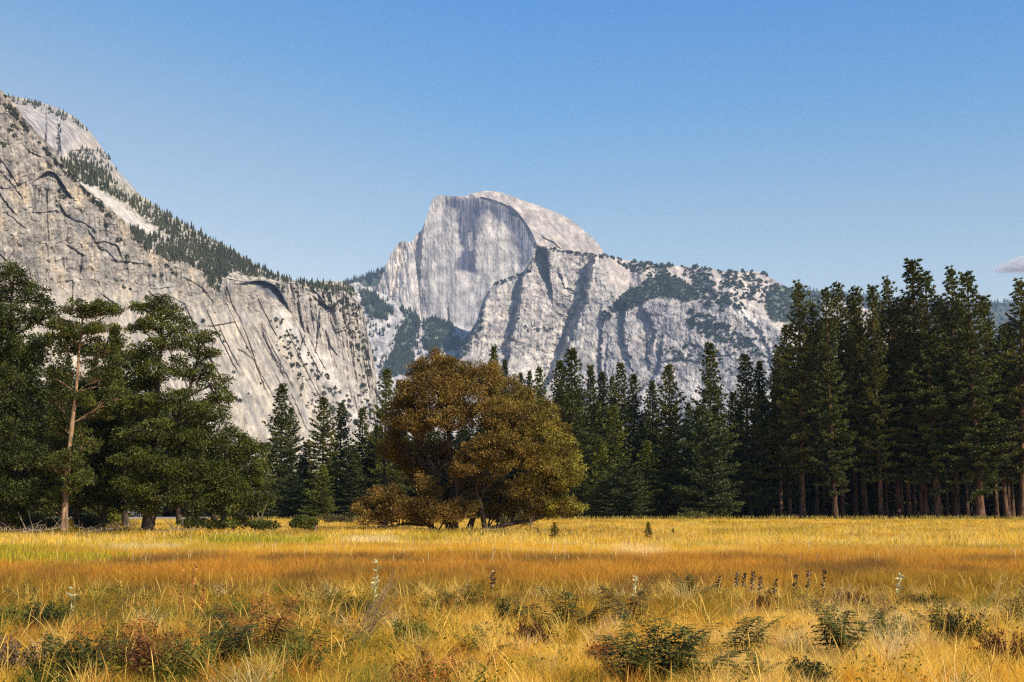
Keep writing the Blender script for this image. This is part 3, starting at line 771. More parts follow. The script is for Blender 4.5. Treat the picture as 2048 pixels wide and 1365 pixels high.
PINES = [  # kind, variant, top u, top v, distance, width, label, base u
    ('pond', 0, 1598, 560, 244, 76, 'tall dark pine at the left end of the right-hand grove, bare trunk showing low down', 1597),
    ('pond', 2, 1572, 650, 252, 64, 'shorter dark pine leaning out on the left edge of the right-hand pine grove', None),
    ('pond', 2, 1655, 576, 240, 64, 'slim pine in the grove with foliage almost to the ground and a pale trunk foot', 1662),
    ('pond', 1, 1677, 563, 252, 60, 'tall thin pine behind the slim low-branched one', None),
    ('pond', 1, 1713, 571, 246, 62, 'pine with a long bare reddish trunk left of the centre of the grove', 1722),
    ('pond', 3, 1747, 571, 243, 64, 'round-topped pine with an orange trunk foot in the grove', 1752),
    ('pond', 0, 1776, 552, 251, 66, 'sharp-tipped pine left of the tallest one in the grove', 1786),
    ('pond', 1, 1803, 592, 248, 60, 'lower pine squeezed between the sharp-tipped one and the tallest one', 1808),
    ('pond', 3, 1828, 519, 245, 96, 'tallest pine of the right-hand grove with a ragged double tip', 1838),
    ('pond', 2, 1857, 544, 241, 96, 'full wide pine just right of the tallest one, sunlit foliage hanging low', 1864),
    ('pond', 0, 1906, 532, 247, 80, 'pine with a narrow pointed top and a grey streak of bare trunk high up', 1900),
    ('pond', 2, 1941, 544, 238, 100, 'broad sunlit pine with a thick orange trunk near the right edge', 1948),
    ('pond', 3, 1968, 590, 249, 70, 'lower right shoulder pine beside the broad orange-trunked one', 2000),
    ('pond', 0, 2044, 556, 242, 92, 'dark pine at the right edge of the picture with twin bare trunks', 2030),
    ('pond', 1, 2095, 535, 247, 90, 'tall pine cut by the right edge of the picture', None),
    ('pond', 1, 2012, 645, 262, 50, 'small dark pine in the gap at the far right of the grove', None),
    ('fir', 0, 1421, 688, 243, 88, 'tall symmetrical fir standing alone against the grey mountain', None),
    ('broad', 0, 1400, 815, 233, 108, 'broad bluish-green fir standing in front of the tall symmetrical one', None),
    ('fir', 2, 1494, 712, 250, 74, 'open-branched conifer at the left foot of the right-hand grove', None),
    ('fir', 1, 1519, 723, 256, 62, 'narrow conifer touching the open-branched one at the grove edge', None),
    ('fir', 1, 1462, 785, 262, 60, 'low dark conifer in the notch right of the tall symmetrical fir', None),
    ('fir', 2, 1547, 742, 260, 62, 'shaded conifer just left of the grove', None),
    ('fir', 2, 1338, 732, 246, 74, 'pointed fir with ragged sides left of the tall symmetrical one', None),
    ('fir', 1, 1305, 762, 253, 58, 'smaller fir left of the ragged pointed one', None),
    ('fir', 0, 1330, 855, 236, 84, 'dark green fir in the front row below the ragged pointed one', None),
    ('fir', 0, 1375, 806, 260, 56, 'low fir peeping out between two taller ones', None),
    ('fir', 0, 1265, 750, 250, 66, 'smooth-sided slanting fir right of the yellow-green cedars', None),
    ('fir', 2, 1244, 729, 256, 56, 'grey-green open fir behind the yellow-green cedars', None),
    ('fir', 1, 1223, 753, 263, 42, 'thin spindly fir in the skyline gap', None),
    ('fir', 1, 1203, 744, 259, 60, 'fir on the skyline right of the big middle one', None),
    ('fir', 0, 1180, 732, 251, 66, 'fir leaning against the big middle one on its right', None),
    ('fir', 0, 1141, 699, 246, 98, 'biggest dark fir of the middle row, right behind the autumn tree', None),
    ('fir', 1, 1118, 721, 252, 70, 'fir on the left shoulder of the biggest middle one', None),
    ('fir', 2, 1081, 738, 262, 50, 'small skyline fir above the right side of the autumn tree', None),
    ('fir', 1, 1060, 742, 268, 44, 'middle one of three little firs over the autumn tree', None),
    ('fir', 1, 1041, 747, 272, 40, 'leftmost of three little firs over the autumn tree', None),
    ('fir', 1, 1010, 720, 276, 36, 'right and lower of the two fir tips rising above the autumn tree', None),
    ('fir', 2, 985, 696, 272, 50, 'left and higher of the two fir tips rising above the autumn tree', None),
    ('cedar', 0, 1199, 883, 232, 56, 'small light green cedar in the front row right of the autumn tree', None),
    ('cedar', 1, 1223, 814, 240, 66, 'tall yellow-green cedar with a narrow top', None),
    ('broad', 0, 1250, 925, 228, 84, 'low round dark conifer spreading at the meadow edge', None),
    ('cedar', 1, 1289, 883, 236, 58, 'light green cedar right of the low round conifer', None),
    ('fir', 1, 1163, 930, 238, 52, 'dark little fir against the right side of the autumn tree', None),
    ('fir', 2, 772, 741, 246, 70, 'dark fir rising directly left of the autumn tree', None),
    ('fir', 1, 797, 760, 256, 50, 'fir tip half hidden behind the autumn tree', None),
    ('fir', 2, 729, 818, 252, 52, 'pale grey-green conifer left of the dark fir', None),
    ('fir', 1, 686, 806, 252, 58, 'right one of a pair of firs in front of the pale cliff foot', None),
    ('fir', 2, 650, 797, 246, 68, 'left one of a pair of firs, with open branches, before the cliff foot', None),
    ('fir', 0, 565, 769, 246, 78, 'tall pointed fir against the pale slabs, nearest the leafy trees', None),
    ('fir', 1, 584, 815, 254, 50, 'fir hugging the right side of the tall pointed one', None),
    ('cedar', 0, 648, 932, 234, 52, 'small cone-shaped cedar at the meadow edge left of the autumn tree', None),
    ('fir', 0, 617, 885, 250, 58, 'low fir between the tall pointed one and the pair', None),
    ('fir', 1, 540, 885, 256, 50, 'fir top just right of the leafy trees', None),
    ('broad', 0, 590, 950, 238, 80, 'dense dark conifer low at the meadow edge', None),
    ('fir', 1, 705, 890, 244, 60, 'dark fir behind the left skirt of the autumn tree', None),
    ('fir', 0, 745, 880, 250, 60, 'shaded fir between the pale conifer and the autumn tree', None),
    ('cedar', 1, 226, 655, 150, 78, 'yellow-green conical cedar rising behind the leafy trees on the left', None),
]
for k, v_, ut, vt, Y, w, lab, ub in PINES:
    fircat = k != 'pond'
    nm = 'pine_tree' if k == 'pond' else ('cedar_tree' if k == 'cedar' else 'fir_tree')
    put_conifer(k, v_, ut, vt, Y, w, lab, None, nm, nm.replace('_', ' '), ub)

# slim pines whose trunks show between the front ones
for i, (u, vt, Y, w) in enumerate([(1555, 700, 250, 50), (1625, 600, 256, 56), (1640, 640, 268, 50), (1703, 590, 259, 56), (1716, 640, 266, 50), (1762, 600, 262, 56), (1793, 610, 258, 50),
                                   (1818, 600, 262, 50), (1882, 590, 258, 50), (1895, 610, 268, 50), (1922, 600, 262, 50), (1980, 640, 256, 50), (2005, 650, 259, 46), (2060, 600, 258, 60)]):
    put_conifer('pond', [1, 0, 1][i % 3], u, vt, Y, w, 'slim dark pine trunk standing in the shade inside the right-hand grove', 'shaded pines inside the grove')
# the forest behind
env = [(-200, 640), (0, 690), (150, 700), (330, 760), (430, 880), (540, 905), (600, 900), (640, 880), (700, 880), (770, 820), (900, 800), (1000, 770), (1120, 765), (1250, 790), (1310, 820),
       (1380, 850), (1430, 800), (1480, 800), (1545, 760), (1580, 640), (1700, 610), (1960, 610), (2000, 690), (2030, 650), (2250, 600)]
for row, (Y, st, dv) in enumerate([(272, 46, 10), (292, 44, 30), (316, 40, 70), (345, 40, 120)]):
    u = -180.0 + row * 17
    while u < 2230:
        vt = np.interp(u, *zip(*env)) + dv + rng.uniform(-8, 34)
        vt = min(vt, 965)
        right = u > 1560
        put_conifer('fir', int(rng.integers(3)), u, vt, Y + rng.uniform(-8, 8), rng.uniform(58, 80),
                    'dark pine crowded in the shade behind the right-hand grove' if right else 'dark fir crowded in the shade behind the front row of the forest',
                    'forest behind the grove' if right else 'forest behind the front row', 'fir_tree', 'fir tree')
        u += st * rng.uniform(0.75, 1.25)

# ------------------------------------------------------------------ leafy trees
def clump_leaves(C, cen, rad, n, size, tint, rg, tv=0.3, up=0.25, out=None):
    """a spray of leaves filling a flattened ball"""
    d = unit(rg.normal(size=(n, 3))); r = rg.random(n) ** 0.45
    P = cen + d * r[:, None] * np.array(rad)
    D = d * 0.7 + rg.normal(0, 0.55, (n, 3)); D[:, 2] += up
    if out is not None: D += out * 0.5
    L = size * rg.uniform(0.65, 1.35, n)
    col = np.array(tint)[None] * (1 + tv * rg.uniform(-1, 1, n))[:, None]
    col[:, 0] *= 1 + 0.18 * rg.uniform(-1, 1, n)
    C.addq(kites(P, D, L, L * 0.62, rg), col)

def limb(T, a, b, r0, r1, rg, sag=0.1, n=7, wob=0.05):
    a = np.array(a, float); b = np.array(b, float); L = np.linalg.norm(b - a)
    s = np.linspace(0, 1, n)[:, None]
    p = a + (b - a) * s + np.array([0, 0, 1.0]) * sag * L * np.sin(pi * s) + np.cumsum(rg.normal(0, wob * L / n, (n, 3)), 0) * np.sin(pi * s)
    T.tube(p, np.linspace(r0, r1, n), 6)
    return p

def leafy(name, label, cat, ub, Y, lobes, tint_fn, seed, leaf=0.17, dens=1.0, trunk=(0.3, 6), bark=B_DARK, mat=M_LEAF, flat=0.6, group=None, base_v=None, clump=0.52,
          trunks=None, nleaf=44, hollow=0.62, pads=False, sat=2, limb_r=0.075):
    """lobes: (u, v, ru, rv, depth offset m, depth radius m); the crown is built from clumps on the lobes"""
    rg = np.random.default_rng(seed)
    x0 = gx(ub, Y)
    root = empty(name, (x0, Y, float(zg(x0, Y)) - 0.05)); tag(root, label, cat, group)
    T = Geo(); C = Geo()
    px = Y / F
    trs = trunks or [[(ub, 1016 + 1.8 * F / Y, 0), (lobes[0][0], lobes[0][1] + lobes[0][3], 0)]]
    tr_pts = []
    for tp in trs:
        P3 = []
        for (u, v, dy) in tp:
            P3.append([gx(u, Y) - x0, dy, hz(v, Y)])
        P3 = np.array(P3); P3[0, 2] = -0.3
        s = np.linspace(0, 1, 16); k = np.linspace(0, 1, len(P3))
        Q = np.stack([np.interp(s, k, P3[:, i]) for i in range(3)], 1)
        Q[:, :2] += 0.08 * np.sin(s * 9 + seed)[:, None] * np.array([1, 0.6]) * trunk[0] * 2 * np.sin(pi * s)[:, None]
        r = trunk[0] * (1 - 0.82 * s) * (1 if tp is trs[0] else 0.6)
        r[0] *= 1.6; r[1] *= 1.15
        T.tube(Q, r, 10)
        tr_pts.append(Q)
    allp = np.concatenate(tr_pts)
    more = []
    for (u, v, ru, rv, dy, ry) in lobes:                      # smaller side lobes break up the outline
        for k in range(sat):
            a = rg.uniform(0, 2 * pi)
            more.append((u + ru * 0.82 * cos(a), v + rv * 0.9 * sin(a) * (1.25 if pads else 1.0), ru * 0.40, rv * 0.44, dy + rg.uniform(-0.5, 0.5), ry * 0.5))
    for (u, v, ru, rv, dy, ry) in list(lobes) + more:
        c = np.array([gx(u, Y) - x0, dy, hz(v, Y)]); R3 = np.array([ru * px, ry, rv * px])
        # a limb from the trunk to the lobe
        cand = allp[allp[:, 2] < c[2] + 0.3] if (allp[:, 2] < c[2] + 0.3).any() else allp[:3]
        a = cand[np.argmin(np.linalg.norm(cand - (c - np.array([0, 0, R3[2] + 0.35 * abs(c[0] - cand[:, 0].mean())])), axis=1))]
        p = limb(T, a, c - np.array([0, 0, R3[2] * 0.3]), min(trunk[0] * 0.24, limb_r), min(0.03, limb_r * 0.6), rg, 0.05)
        area = (R3[0] * R3[2] + R3[0] * R3[1] + R3[1] * R3[2]) * 4.2
        n = max(6, int(area / (clump ** 2 * 1.35) * dens))
        for i in range(n):
            d = unit(rg.normal(size=3)); 
            if pads: d[2] *= 0.8
            rr = rg.uniform(hollow, 1.0) if rg.random() < 0.85 else rg.uniform(0.3, 0.7)
            q = c + d * R3 * rr
            if rg.random() < 0.55: limb(T, p[int(rg.integers(3, 7))], q, 0.035, 0.008, rg, 0.03, 4)
            cr = clump * rg.uniform(0.55, 1.25)
            tone = rg.uniform(0.72, 1.25)
            clump_leaves(C, q, (cr, cr, cr * flat), int(nleaf * (cr / clump) ** 2 * 1.35), leaf * 1.15, np.array(tint_fn(u + d[0] * ru, v - d[2] * rv, rg)) * tone, rg, 0.3, 0.2, d)
    add('trunk', T.mesh(name + '_wood', bark, True), root)
    add('crown', C.mesh(name + '_leaves', mat), root)
    return root

def elm_tint(u, v, rg):
    g = np.clip((u - 960) / 240 + rg.normal(0, 0.28) + (0.15 if v < 800 else 0), 0, 1)
    br = np.array([0.165, 0.098, 0.022]); ol = np.array([0.160, 0.124, 0.018]); ye = np.array([0.25, 0.22, 0.03])
    c = br * (1 - g) + ol * g
    if u > 1090 and rg.random() < 0.3: c = ye
    return c
ELM = [(862, 732, 36, 30, 0.5, 1.8), (838, 752, 22, 24, 0, 1.2), (905, 745, 40, 30, -0.5, 2), (955, 755, 46, 34, 0, 2.2), (1005, 778, 44, 34, 0.3, 2), (1040, 800, 30, 28, 1, 1.6), (828, 790, 36, 28, -0.5, 1.8),
       (880, 795, 50, 36, -2, 1.8), (935, 800, 46, 32, -2.4, 1.8), (804, 826, 32, 28, 0, 1.6), (846, 838, 44, 26, -2, 1.5), (905, 838, 42, 22, -3, 1.5), (990, 830, 50, 34, -2.6, 1.8), (1050, 840, 46, 34, -1.8, 2), (1098, 838, 30, 36, 0, 1.8),
       (1075, 880, 46, 36, -2.2, 1.8), (1022, 878, 42, 28, -3.2, 1.5), (1118, 900, 38, 38, -0.6, 1.8), (1142, 930, 22, 30, 0, 1.4), (968, 900, 34, 26, -3.6, 1.4), (936, 930, 28, 20, -3.4, 1.2), (1005, 925, 26, 20, -3.2, 1.2),
       (1068, 930, 44, 32, -2.4, 1.6), (1110, 958, 38, 26, -1, 1.6), (1052, 972, 30, 20, -2, 1.2), (1092, 1000, 40, 20, -1, 1.4), (1138, 1006, 28, 18, -0.4, 1.2), (1080, 1022, 30, 10, -0.5, 1.0),
       (776, 985, 34, 22, -1, 1.4), (742, 1010, 32, 17, -0.6, 1.3), (762, 1034, 42, 12, -1.4, 1.2), (812, 1008, 38, 24, -2, 1.4), (858, 975, 22, 26, -1.6, 1.1), (862, 1008, 34, 22, -2.2, 1.3), (850, 1034, 38, 10, -1.4, 1.0),
       (780, 880, 26, 34, 3, 1.8), (815, 900, 32, 26, 3.5, 1.5), (905, 990, 24, 20, 2, 1.2), (930, 1010, 26, 16, -1.5, 1.0), (880, 900, 40, 34, 3.5, 1.2), (940, 960, 34, 30, 3.5, 1.2), (1000, 980, 34, 26, 3.2, 1.2), (840, 950, 34, 26, 3.5, 1.2), (985, 1020, 24, 12, 1.5, 1.0), (1030, 1005, 30, 18, 1.5, 1.0), (900, 1030, 24, 10, -1.6, 0.9)]
leafy('elm_tree', 'huge spreading tree with brown and orange autumn leaves standing alone in the meadow', 'tree', 912, 112, ELM, elm_tint, 5, 0.125, 0.85, (0.42, 6), B_DARK, M_ELM, 0.62,
      clump=0.50, nleaf=50, sat=2, trunks=[[(912, 1062, 0), (905, 1020, 0), (915, 960, -0.3), (900, 880, 0), (890, 780, 0)], [(935, 1030, 0), (965, 980, -0.8), (1010, 930, -1.5), (1060, 880, -1)],
                              [(905, 1035, 0), (870, 940, 0.4), (830, 860, 0.5), (815, 820, 0)], [(890, 1056, -0.5), (860, 1046, -1), (820, 1044, -1.2), (780, 1050, -1)], [(975, 1062, -1), (962, 1010, -1.2), (955, 975, -1.5), (965, 930, -2)],
                              [(925, 1040, 0), (1010, 1046, -0.6), (1070, 1036, -0.8), (1110, 1020, -0.6)]])

def dk(u, v, rg):
    return np.array([0.042, 0.049, 0.011]) * (1.4 if rg.random() < 0.12 else 1.0)
def dk2(u, v, rg):
    return np.array([0.062, 0.067, 0.012]) * (1.6 if rg.random() < 0.15 else 1.0)
Z = 1.6
def L(*a): return [(u, v, ru, rv, dy, max(ru * 0.036 * 0.8, 0.9)) for (u, v, ru, rv, dy) in a]
leafy('oak_tree', 'tall dark leafy tree at the left edge with a ragged top', 'oak tree', 20, 104,
      L((20, 556, 34, 22, 0), (62, 585, 34, 24, 0.5), (-20, 590, 40, 30, 0), (84, 628, 26, 26, 0), (30, 640, 46, 34, -1), (50, 705, 48, 36, -0.6), (-10, 700, 50, 50, 0), (20, 780, 60, 40, -1.2), (66, 840, 44, 40, -0.6),
        (10, 870, 60, 44, -1.2), (60, 920, 46, 38, -1), (0, 960, 56, 40, -1), (60, 990, 50, 28, -1.4), (20, 1022, 50, 14, -0.8)),
      dk, 21, 0.14, 0.85, (0.42, 6), B_DARK)
leafy('pine_tree', 'open-crowned tree on the left with a long bare reddish-tan trunk', 'pine tree', 141, 102,
      L((150, 612, 24, 12, 0), (178, 622, 28, 14, 0.4), (212, 618, 20, 14, 0), (126, 650, 26, 14, 0), (165, 660, 32, 16, -0.6), (206, 652, 26, 14, 0), (120, 690, 30, 20, 0), (176, 700, 40, 18, 0.8), (214, 700, 30, 24, 0.4),
        (120, 740, 26, 20, 0.8), (196, 750, 34, 24, 0.8), (230, 790, 30, 26, 1), (110, 800, 30, 26, 1.2), (190, 820, 34, 26, 1.4), (128, 850, 30, 22, 1.0), (174, 790, 22, 16, 0.4), (150, 925, 30, 16, -1.0), (112, 930, 30, 26, 0.6), (176, 890, 30, 22, 0.5), (168, 960, 26, 18, -0.4), (118, 1000, 24, 18, 0.5)),
      dk2, 22, 0.135, 0.9, (0.215, 6), B_PALE, sat=2, limb_r=0.022, pads=True, flat=0.45,
      trunks=[[(141, 1064, 0), (143, 980, 0), (148, 880, 0), (153, 800, 0), (158, 730, 0), (163, 640, 0), (170, 605, 0)]])
leafy('oak_tree', 'leafy dark green tree filling the gap between the tan-trunked tree and the next big one', 'oak tree', 214, 107,
      L((232, 830, 40, 34, 0), (196, 870, 40, 34, -0.4), (240, 900, 40, 34, -0.6), (180, 930, 40, 30, -0.8), (220, 960, 46, 30, -1), (180, 990, 40, 20, -0.6), (110, 870, 34, 34, 1), (100, 940, 36, 34, 0.6), (110, 1000, 34, 24, 0.4), (240, 1000, 30, 16, 0)),
      dk, 23, 0.14, 0.85, (0.22, 6), B_DARK)
leafy('oak_tree', 'big tiered dark green tree left of centre with a thick dark trunk', 'oak tree', 304, 105,
      L((318, 600, 28, 11, 0), (288, 616, 26, 11, 0), (345, 622, 30, 14, 0), (276, 654, 24, 11, 0), (312, 650, 34, 18, -0.6), (365, 650, 28, 14, 0.2), (398, 674, 30, 14, 0), (340, 686, 44, 20, -0.8), (402, 702, 30, 14, 0), (290, 700, 34, 18, -0.2),
        (384, 738, 44, 22, -0.5), (320, 745, 44, 24, -1), (274, 760, 30, 24, 0), (430, 762, 34, 22, 0), (448, 792, 22, 18, 0), (350, 800, 50, 26, -1.2), (290, 810, 44, 26, -1), (410, 820, 50, 26, -0.6), (440, 850, 34, 30, 0),
        (330, 860, 50, 28, -1.4), (270, 870, 40, 28, -0.8), (390, 880, 46, 28, -1), (300, 920, 50, 28, -1.4), (360, 935, 50, 28, -1.4), (410, 940, 40, 30, -0.8), (280, 970, 44, 26, -1.2), (340, 985, 50, 26, -1.4), (395, 1000, 36, 18, -0.6), (300, 1012, 40, 12, -0.4)),
      dk2, 24, 0.14, 0.8, (0.36, 6), B_DARK, sat=1, pads=True, flat=0.5,
      trunks=[[(304, 1066, 0), (306, 1000, 0), (312, 900, 0), (318, 800, 0), (322, 700, 0), (320, 610, 0)], [(308, 950, 0), (350, 860, -0.3), (385, 780, -0.2), (398, 700, 0)]])
leafy('oak_tree', 'rounded leafy tree with a short brown trunk at the right end of the leafy group', 'oak tree', 452, 106,
      L((474, 880, 30, 22, 0), (505, 895, 30, 22, 0.2), (448, 905, 34, 24, -0.4), (500, 930, 38, 26, -0.6), (455, 945, 42, 26, -0.8), (530, 945, 20, 26, 0), (425, 965, 34, 24, -0.4), (480, 975, 46, 26, -1), (525, 990, 26, 24, -0.2),
        (440, 1000, 36, 16, -0.8), (495, 1012, 40, 14, -0.8), (400, 1040, 26, 6, -0.6), (430, 1046, 26, 6, -1), (490, 1044, 30, 6, -0.8), (535, 1046, 22, 5, -0.6)),
      dk2, 25, 0.135, 0.9, (0.26, 6), B_GREY,
      trunks=[[(450, 1063, 0), (456, 1020, 0), (470, 960, 0), (480, 900, 0)], [(454, 1040, 0), (490, 1045, -0.8), (530, 1048, -0.8)], [(452, 1038, 0), (420, 1042, -0.8), (395, 1040, -0.8)]])
for i, (u, Y, top, lab) in enumerate([(70, 128, 690, 'shaded leafy tree behind the tree at the left edge'), (170, 132, 760, 'shaded leafy tree behind the tan-trunked tree'), (265, 130, 730, 'shaded leafy tree behind the big tiered tree, on its left'),
                                      (370, 134, 820, 'shaded leafy tree behind the big tiered tree, on its right'), (440, 140, 880, 'shaded leafy tree behind the rounded one at the end of the leafy group'), (-40, 126, 620, 'shaded leafy tree cut by the left edge of the picture')]):
    ls = []
    v = top + 20
    while v < 1020:
        for du in (-28, 24):
            ls.append((u + du + rng.uniform(-8, 8), v + rng.uniform(-8, 8), 40, 30, rng.uniform(-1, 1)))
        v += 48
    leafy('oak_tree', lab, 'oak tree', u, Y, L(*ls), dk, 40 + i, 0.26, 0.5, (0.3, 6), B_DARK, nleaf=34, clump=0.9)
# small shrubs and seedlings in the meadow
leafy('shrub', 'small round green shrub standing alone in the golden grass', 'shrub', 612, 95, L((612, 1040, 15, 8, 0), (602, 1046, 11, 6, 0), (624, 1046, 12, 7, 0)), dk2, 60, 0.10, 1.6, (0.06, 3), B_GREY, clump=0.3, nleaf=40, sat=1)
# ================================================================== trees and shrubs on the mountains
def far_tree_geo(kind, seed):
    rg = np.random.default_rng(seed); g = Geo()
    if kind == 'cone':
        for t in np.linspace(0, 0.86, 7):
            z0 = 0.10 + t * 0.9; r = 0.19 * (1 - t) ** 0.8 + 0.015; n = 9
            a = np.arange(n) / n * 2 * pi + rg.uniform(0, 1); rr = r * rg.uniform(0.6, 1.3, n)
            top = np.array([0, 0, z0 + 0.26 * (1 - t * 0.5)])
            P = np.stack([rr * np.cos(a), rr * np.sin(a), z0 + rg.uniform(-0.03, 0.03, n)], 1)
            m = np.stack([rr * 0.35 * np.cos(a + 0.35), rr * 0.35 * np.sin(a + 0.35), z0 + 0.05 + 0 * a], 1)
            g.addt(np.stack([P, m, np.broadcast_to(top, (n, 3))], 1), np.array([1, 1, 1.0]))
            g.addt(np.stack([np.roll(m, 1, 0), P, np.broadcast_to(top, (n, 3))], 1), np.array([1, 1, 1.0]))
        g.tube([(0, 0, -0.1), (0, 0, 0.2)], [0.02, 0.015], 4, (0.9, 0.7, 0.5))
    else:
        n = 46; d = unit(rg.normal(size=(n, 3))); d[:, 2] = np.abs(d[:, 2])
        P = d * np.array([0.42, 0.42, 0.62]) * rg.uniform(0.5, 1, n)[:, None] + np.array([0, 0, 0.18])
        g.addq(kites(P, d + rg.normal(0, 0.6, (n, 3)), 0.42, 0.34, rg), rg.uniform(0.7, 1.3, n)[:, None] * np.ones((n, 3)))
        g.tube([(0, 0, -0.1), (0, 0, 0.35)], [0.04, 0.02], 4, (0.9, 0.7, 0.5))
    return np.concatenate(g.v), [np.concatenate(g.q)] if g.q else [], [np.concatenate(g.t)] if g.t else [], np.concatenate(g.c)
TPL = {('cone', i): far_tree_geo('cone', i) for i in range(4)}
TPL.update({('bush', i): far_tree_geo('bush', i + 10) for i in range(4)})
M_FAR = foliage_mat('far_foliage', (0.75, 0.75, 0.75), (1.25, 1.25, 1.2), 0.1, 0.01)

def merged(name, pts, hts, wid, kind, tint, mat=M_FAR, label=None, cat=None):
    rg = np.random.default_rng(len(pts)); V, Q, T, C = [], [], [], []; n = 0
    for i, (p, h, w) in enumerate(zip(pts, hts, wid)):
        v, q, t, c = TPL[(kind, int(rg.integers(4)))]
        a = rg.uniform(0, 2 * pi); ca, sa = cos(a), sin(a)
        vv = np.stack([(v[:, 0] * ca - v[:, 1] * sa) * w, (v[:, 0] * sa + v[:, 1] * ca) * w, v[:, 2] * h], 1) + p
        V.append(vv); C.append(c * np.array(tint) * rg.uniform(0.7, 1.3))
        if q: Q.append(q[0] + n)
        if t: T.append(t[0] + n)
        n += len(v)
    f = ([np.concatenate(Q)] if Q else []) + ([np.concatenate(T)] if T else [])
    o = add(name, mesh_np(name, np.concatenate(V), f, mat, np.concatenate(C)))
    o['kind'] = 'stuff'
    if label: o['label'] = label
    if cat: o['category'] = cat
    return o

def scatter(poly, n, rg, clump=0.0, seed=0):
    a = np.array(poly); u0, v0 = a.min(0); u1, v1 = a.max(0)
    out = []
    while len(out) < n:
        u = rg.uniform(u0, u1, n * 6); v = rg.uniform(v0, v1, n * 6)
        ok = poly_in(u, v, poly) > 0
        if clump: ok &= fbm(u / 18, v / 12, 3, seed) > rg.uniform(-clump, clump * 0.6, len(u))
        out += list(zip(u[ok], v[ok]))
        if not ok.any(): break
    return np.array(out[:n])

GREEN_N = (0.06, 0.062, 0.024); GREEN_F = (0.050, 0.066, 0.034)
rg = np.random.default_rng(77)
cone_me = []
for i in range(4):
    v, q, t, c = TPL[('cone', i)]
    for tt in (0.75, 1.1):
        cone_me.append(mesh_np('small_conifer', v, q + t, M_FAR, c * np.array(GREEN_N) * tt))
bush_me = [mesh_np('small_tree', TPL[('bush', i)][0], TPL[('bush', i)][1] + TPL[('bush', i)][2], M_FAR, TPL[('bush', i)][3] * np.array(GREEN_N)) for i in range(4)]
def lone(P, h, w, label, group, me):
    o = add('conifer', me); o.location = P - np.array([0, 0, 0.6]); o.scale = (w, w, h); o.rotation_euler = (0, 0, rg.uniform(0, 6))
    tag(o, label, 'conifer', group)

T_UP = [(122, 322), (165, 328), (215, 350), (240, 372), (212, 372), (262, 396), (310, 414), (366, 448), (430, 484), (505, 530), (500, 548), (440, 545), (395, 512), (345, 478), (300, 447), (250, 408), (200, 382), (160, 366), (140, 345)]
T_LOW = [(258, 452), (290, 470), (340, 482), (400, 506), (440, 520), (470, 545), (445, 562), (440, 590), (420, 575), (402, 545), (372, 530), (330, 520), (282, 498), (268, 478)]
T_RIDGE = [(440, 492), (505, 529), (553, 551), (618, 568), (700, 575), (712, 590), (690, 586), (620, 576), (550, 562), (490, 552), (430, 520)]
for poly, n, h0, h1, lab, gr in ((T_UP, 112, 10, 17, 'small dark conifer on the high wooded strip between the pale slab and the skyline, left', 'conifers on the high wooded strip'),
                                 (T_LOW, 78, 12, 20, 'small dark conifer in the grove along the cliff brow, below the pale slab', 'conifers along the brow of the cliff'),
                                 (T_RIDGE, 62, 8, 14, 'small conifer on the low end of the left ridge above the dark cave', 'conifers on the low end of the ridge')):
    for (u, v) in scatter(poly, n, rg):
        P = LEFT.sample(np.array([u]), np.array([v]))[0]
        h = rg.uniform(h0, h1)
        if rg.random() < 0.12: h *= 1.3
        lone(P, h, h * rg.uniform(0.9, 1.3), lab, gr, cone_me[int(rg.integers(8))])
sky_u = np.concatenate([rg.uniform(1208, 1400, 26), rg.uniform(1400, 1560, 14)])
for u in sky_u:
    v = np.interp(u, MASS.u, MASS.rv) + rg.uniform(0.5, 5)
    P = MASS.sample(np.array([u]), np.array([v]))[0]; h = rg.uniform(9, 20)
    lone(P, h, h * rg.uniform(0.7, 1.0), 'tiny round-headed tree on the skyline right of the split dome', 'skyline trees on the grey mountain', bush_me[int(rg.integers(4))])

def stand(rel, polys, kind, h0, h1, tint, name, label, wmul=(0.9, 1.3)):
    Ps = []; 
    for poly, n, cl in polys:
        uv = scatter(poly, n, rg, cl, n)
        Ps.append(rel.sample(uv[:, 0], uv[:, 1]))
    P = np.concatenate(Ps); P[:, 2] -= 0.5
    h = rg.uniform(h0, h1, len(P))
    merged(name, P, h, h * rg.uniform(wmul[0], wmul[1], len(P)), kind, tint, label=label)
stand(LEFT, [(T_UP, 800, 0), (T_LOW, 520, 0), (T_RIDGE, 260, 0), ([(600, 566), (700, 572), (720, 610), (700, 625), (670, 600), (640, 590), (600, 578)], 120, 0.2)], 'cone', 6, 13, GREEN_N, 'forest', 'dark undergrowth of the woods on the left ridge')
stand(LEFT, [([(540, 640), (570, 640), (640, 740), (700, 800), (735, 860), (640, 880), (600, 800), (560, 720)], 170, 0.35), ([(690, 600), (720, 620), (745, 760), (745, 850), (715, 800), (700, 700), (680, 640)], 120, 0.3),
             ([(350, 560), (520, 700), (560, 860), (440, 800), (380, 700), (200, 560)], 26, 0), ([(10, 195), (60, 270), (120, 330), (230, 440), (220, 440), (100, 320), (10, 215)], 90, 0),
             ([(505, 570), (600, 575), (700, 600), (700, 640), (600, 600), (520, 575)], 50, 0), ([(20, 220), (100, 330), (260, 500), (400, 560), (300, 560), (100, 420), (0, 300)], 40, 0)], 'bush', 2.2, 7.5, GREEN_N, 'shrubbery', 'dark bushes clinging to cracks of the left cliff')
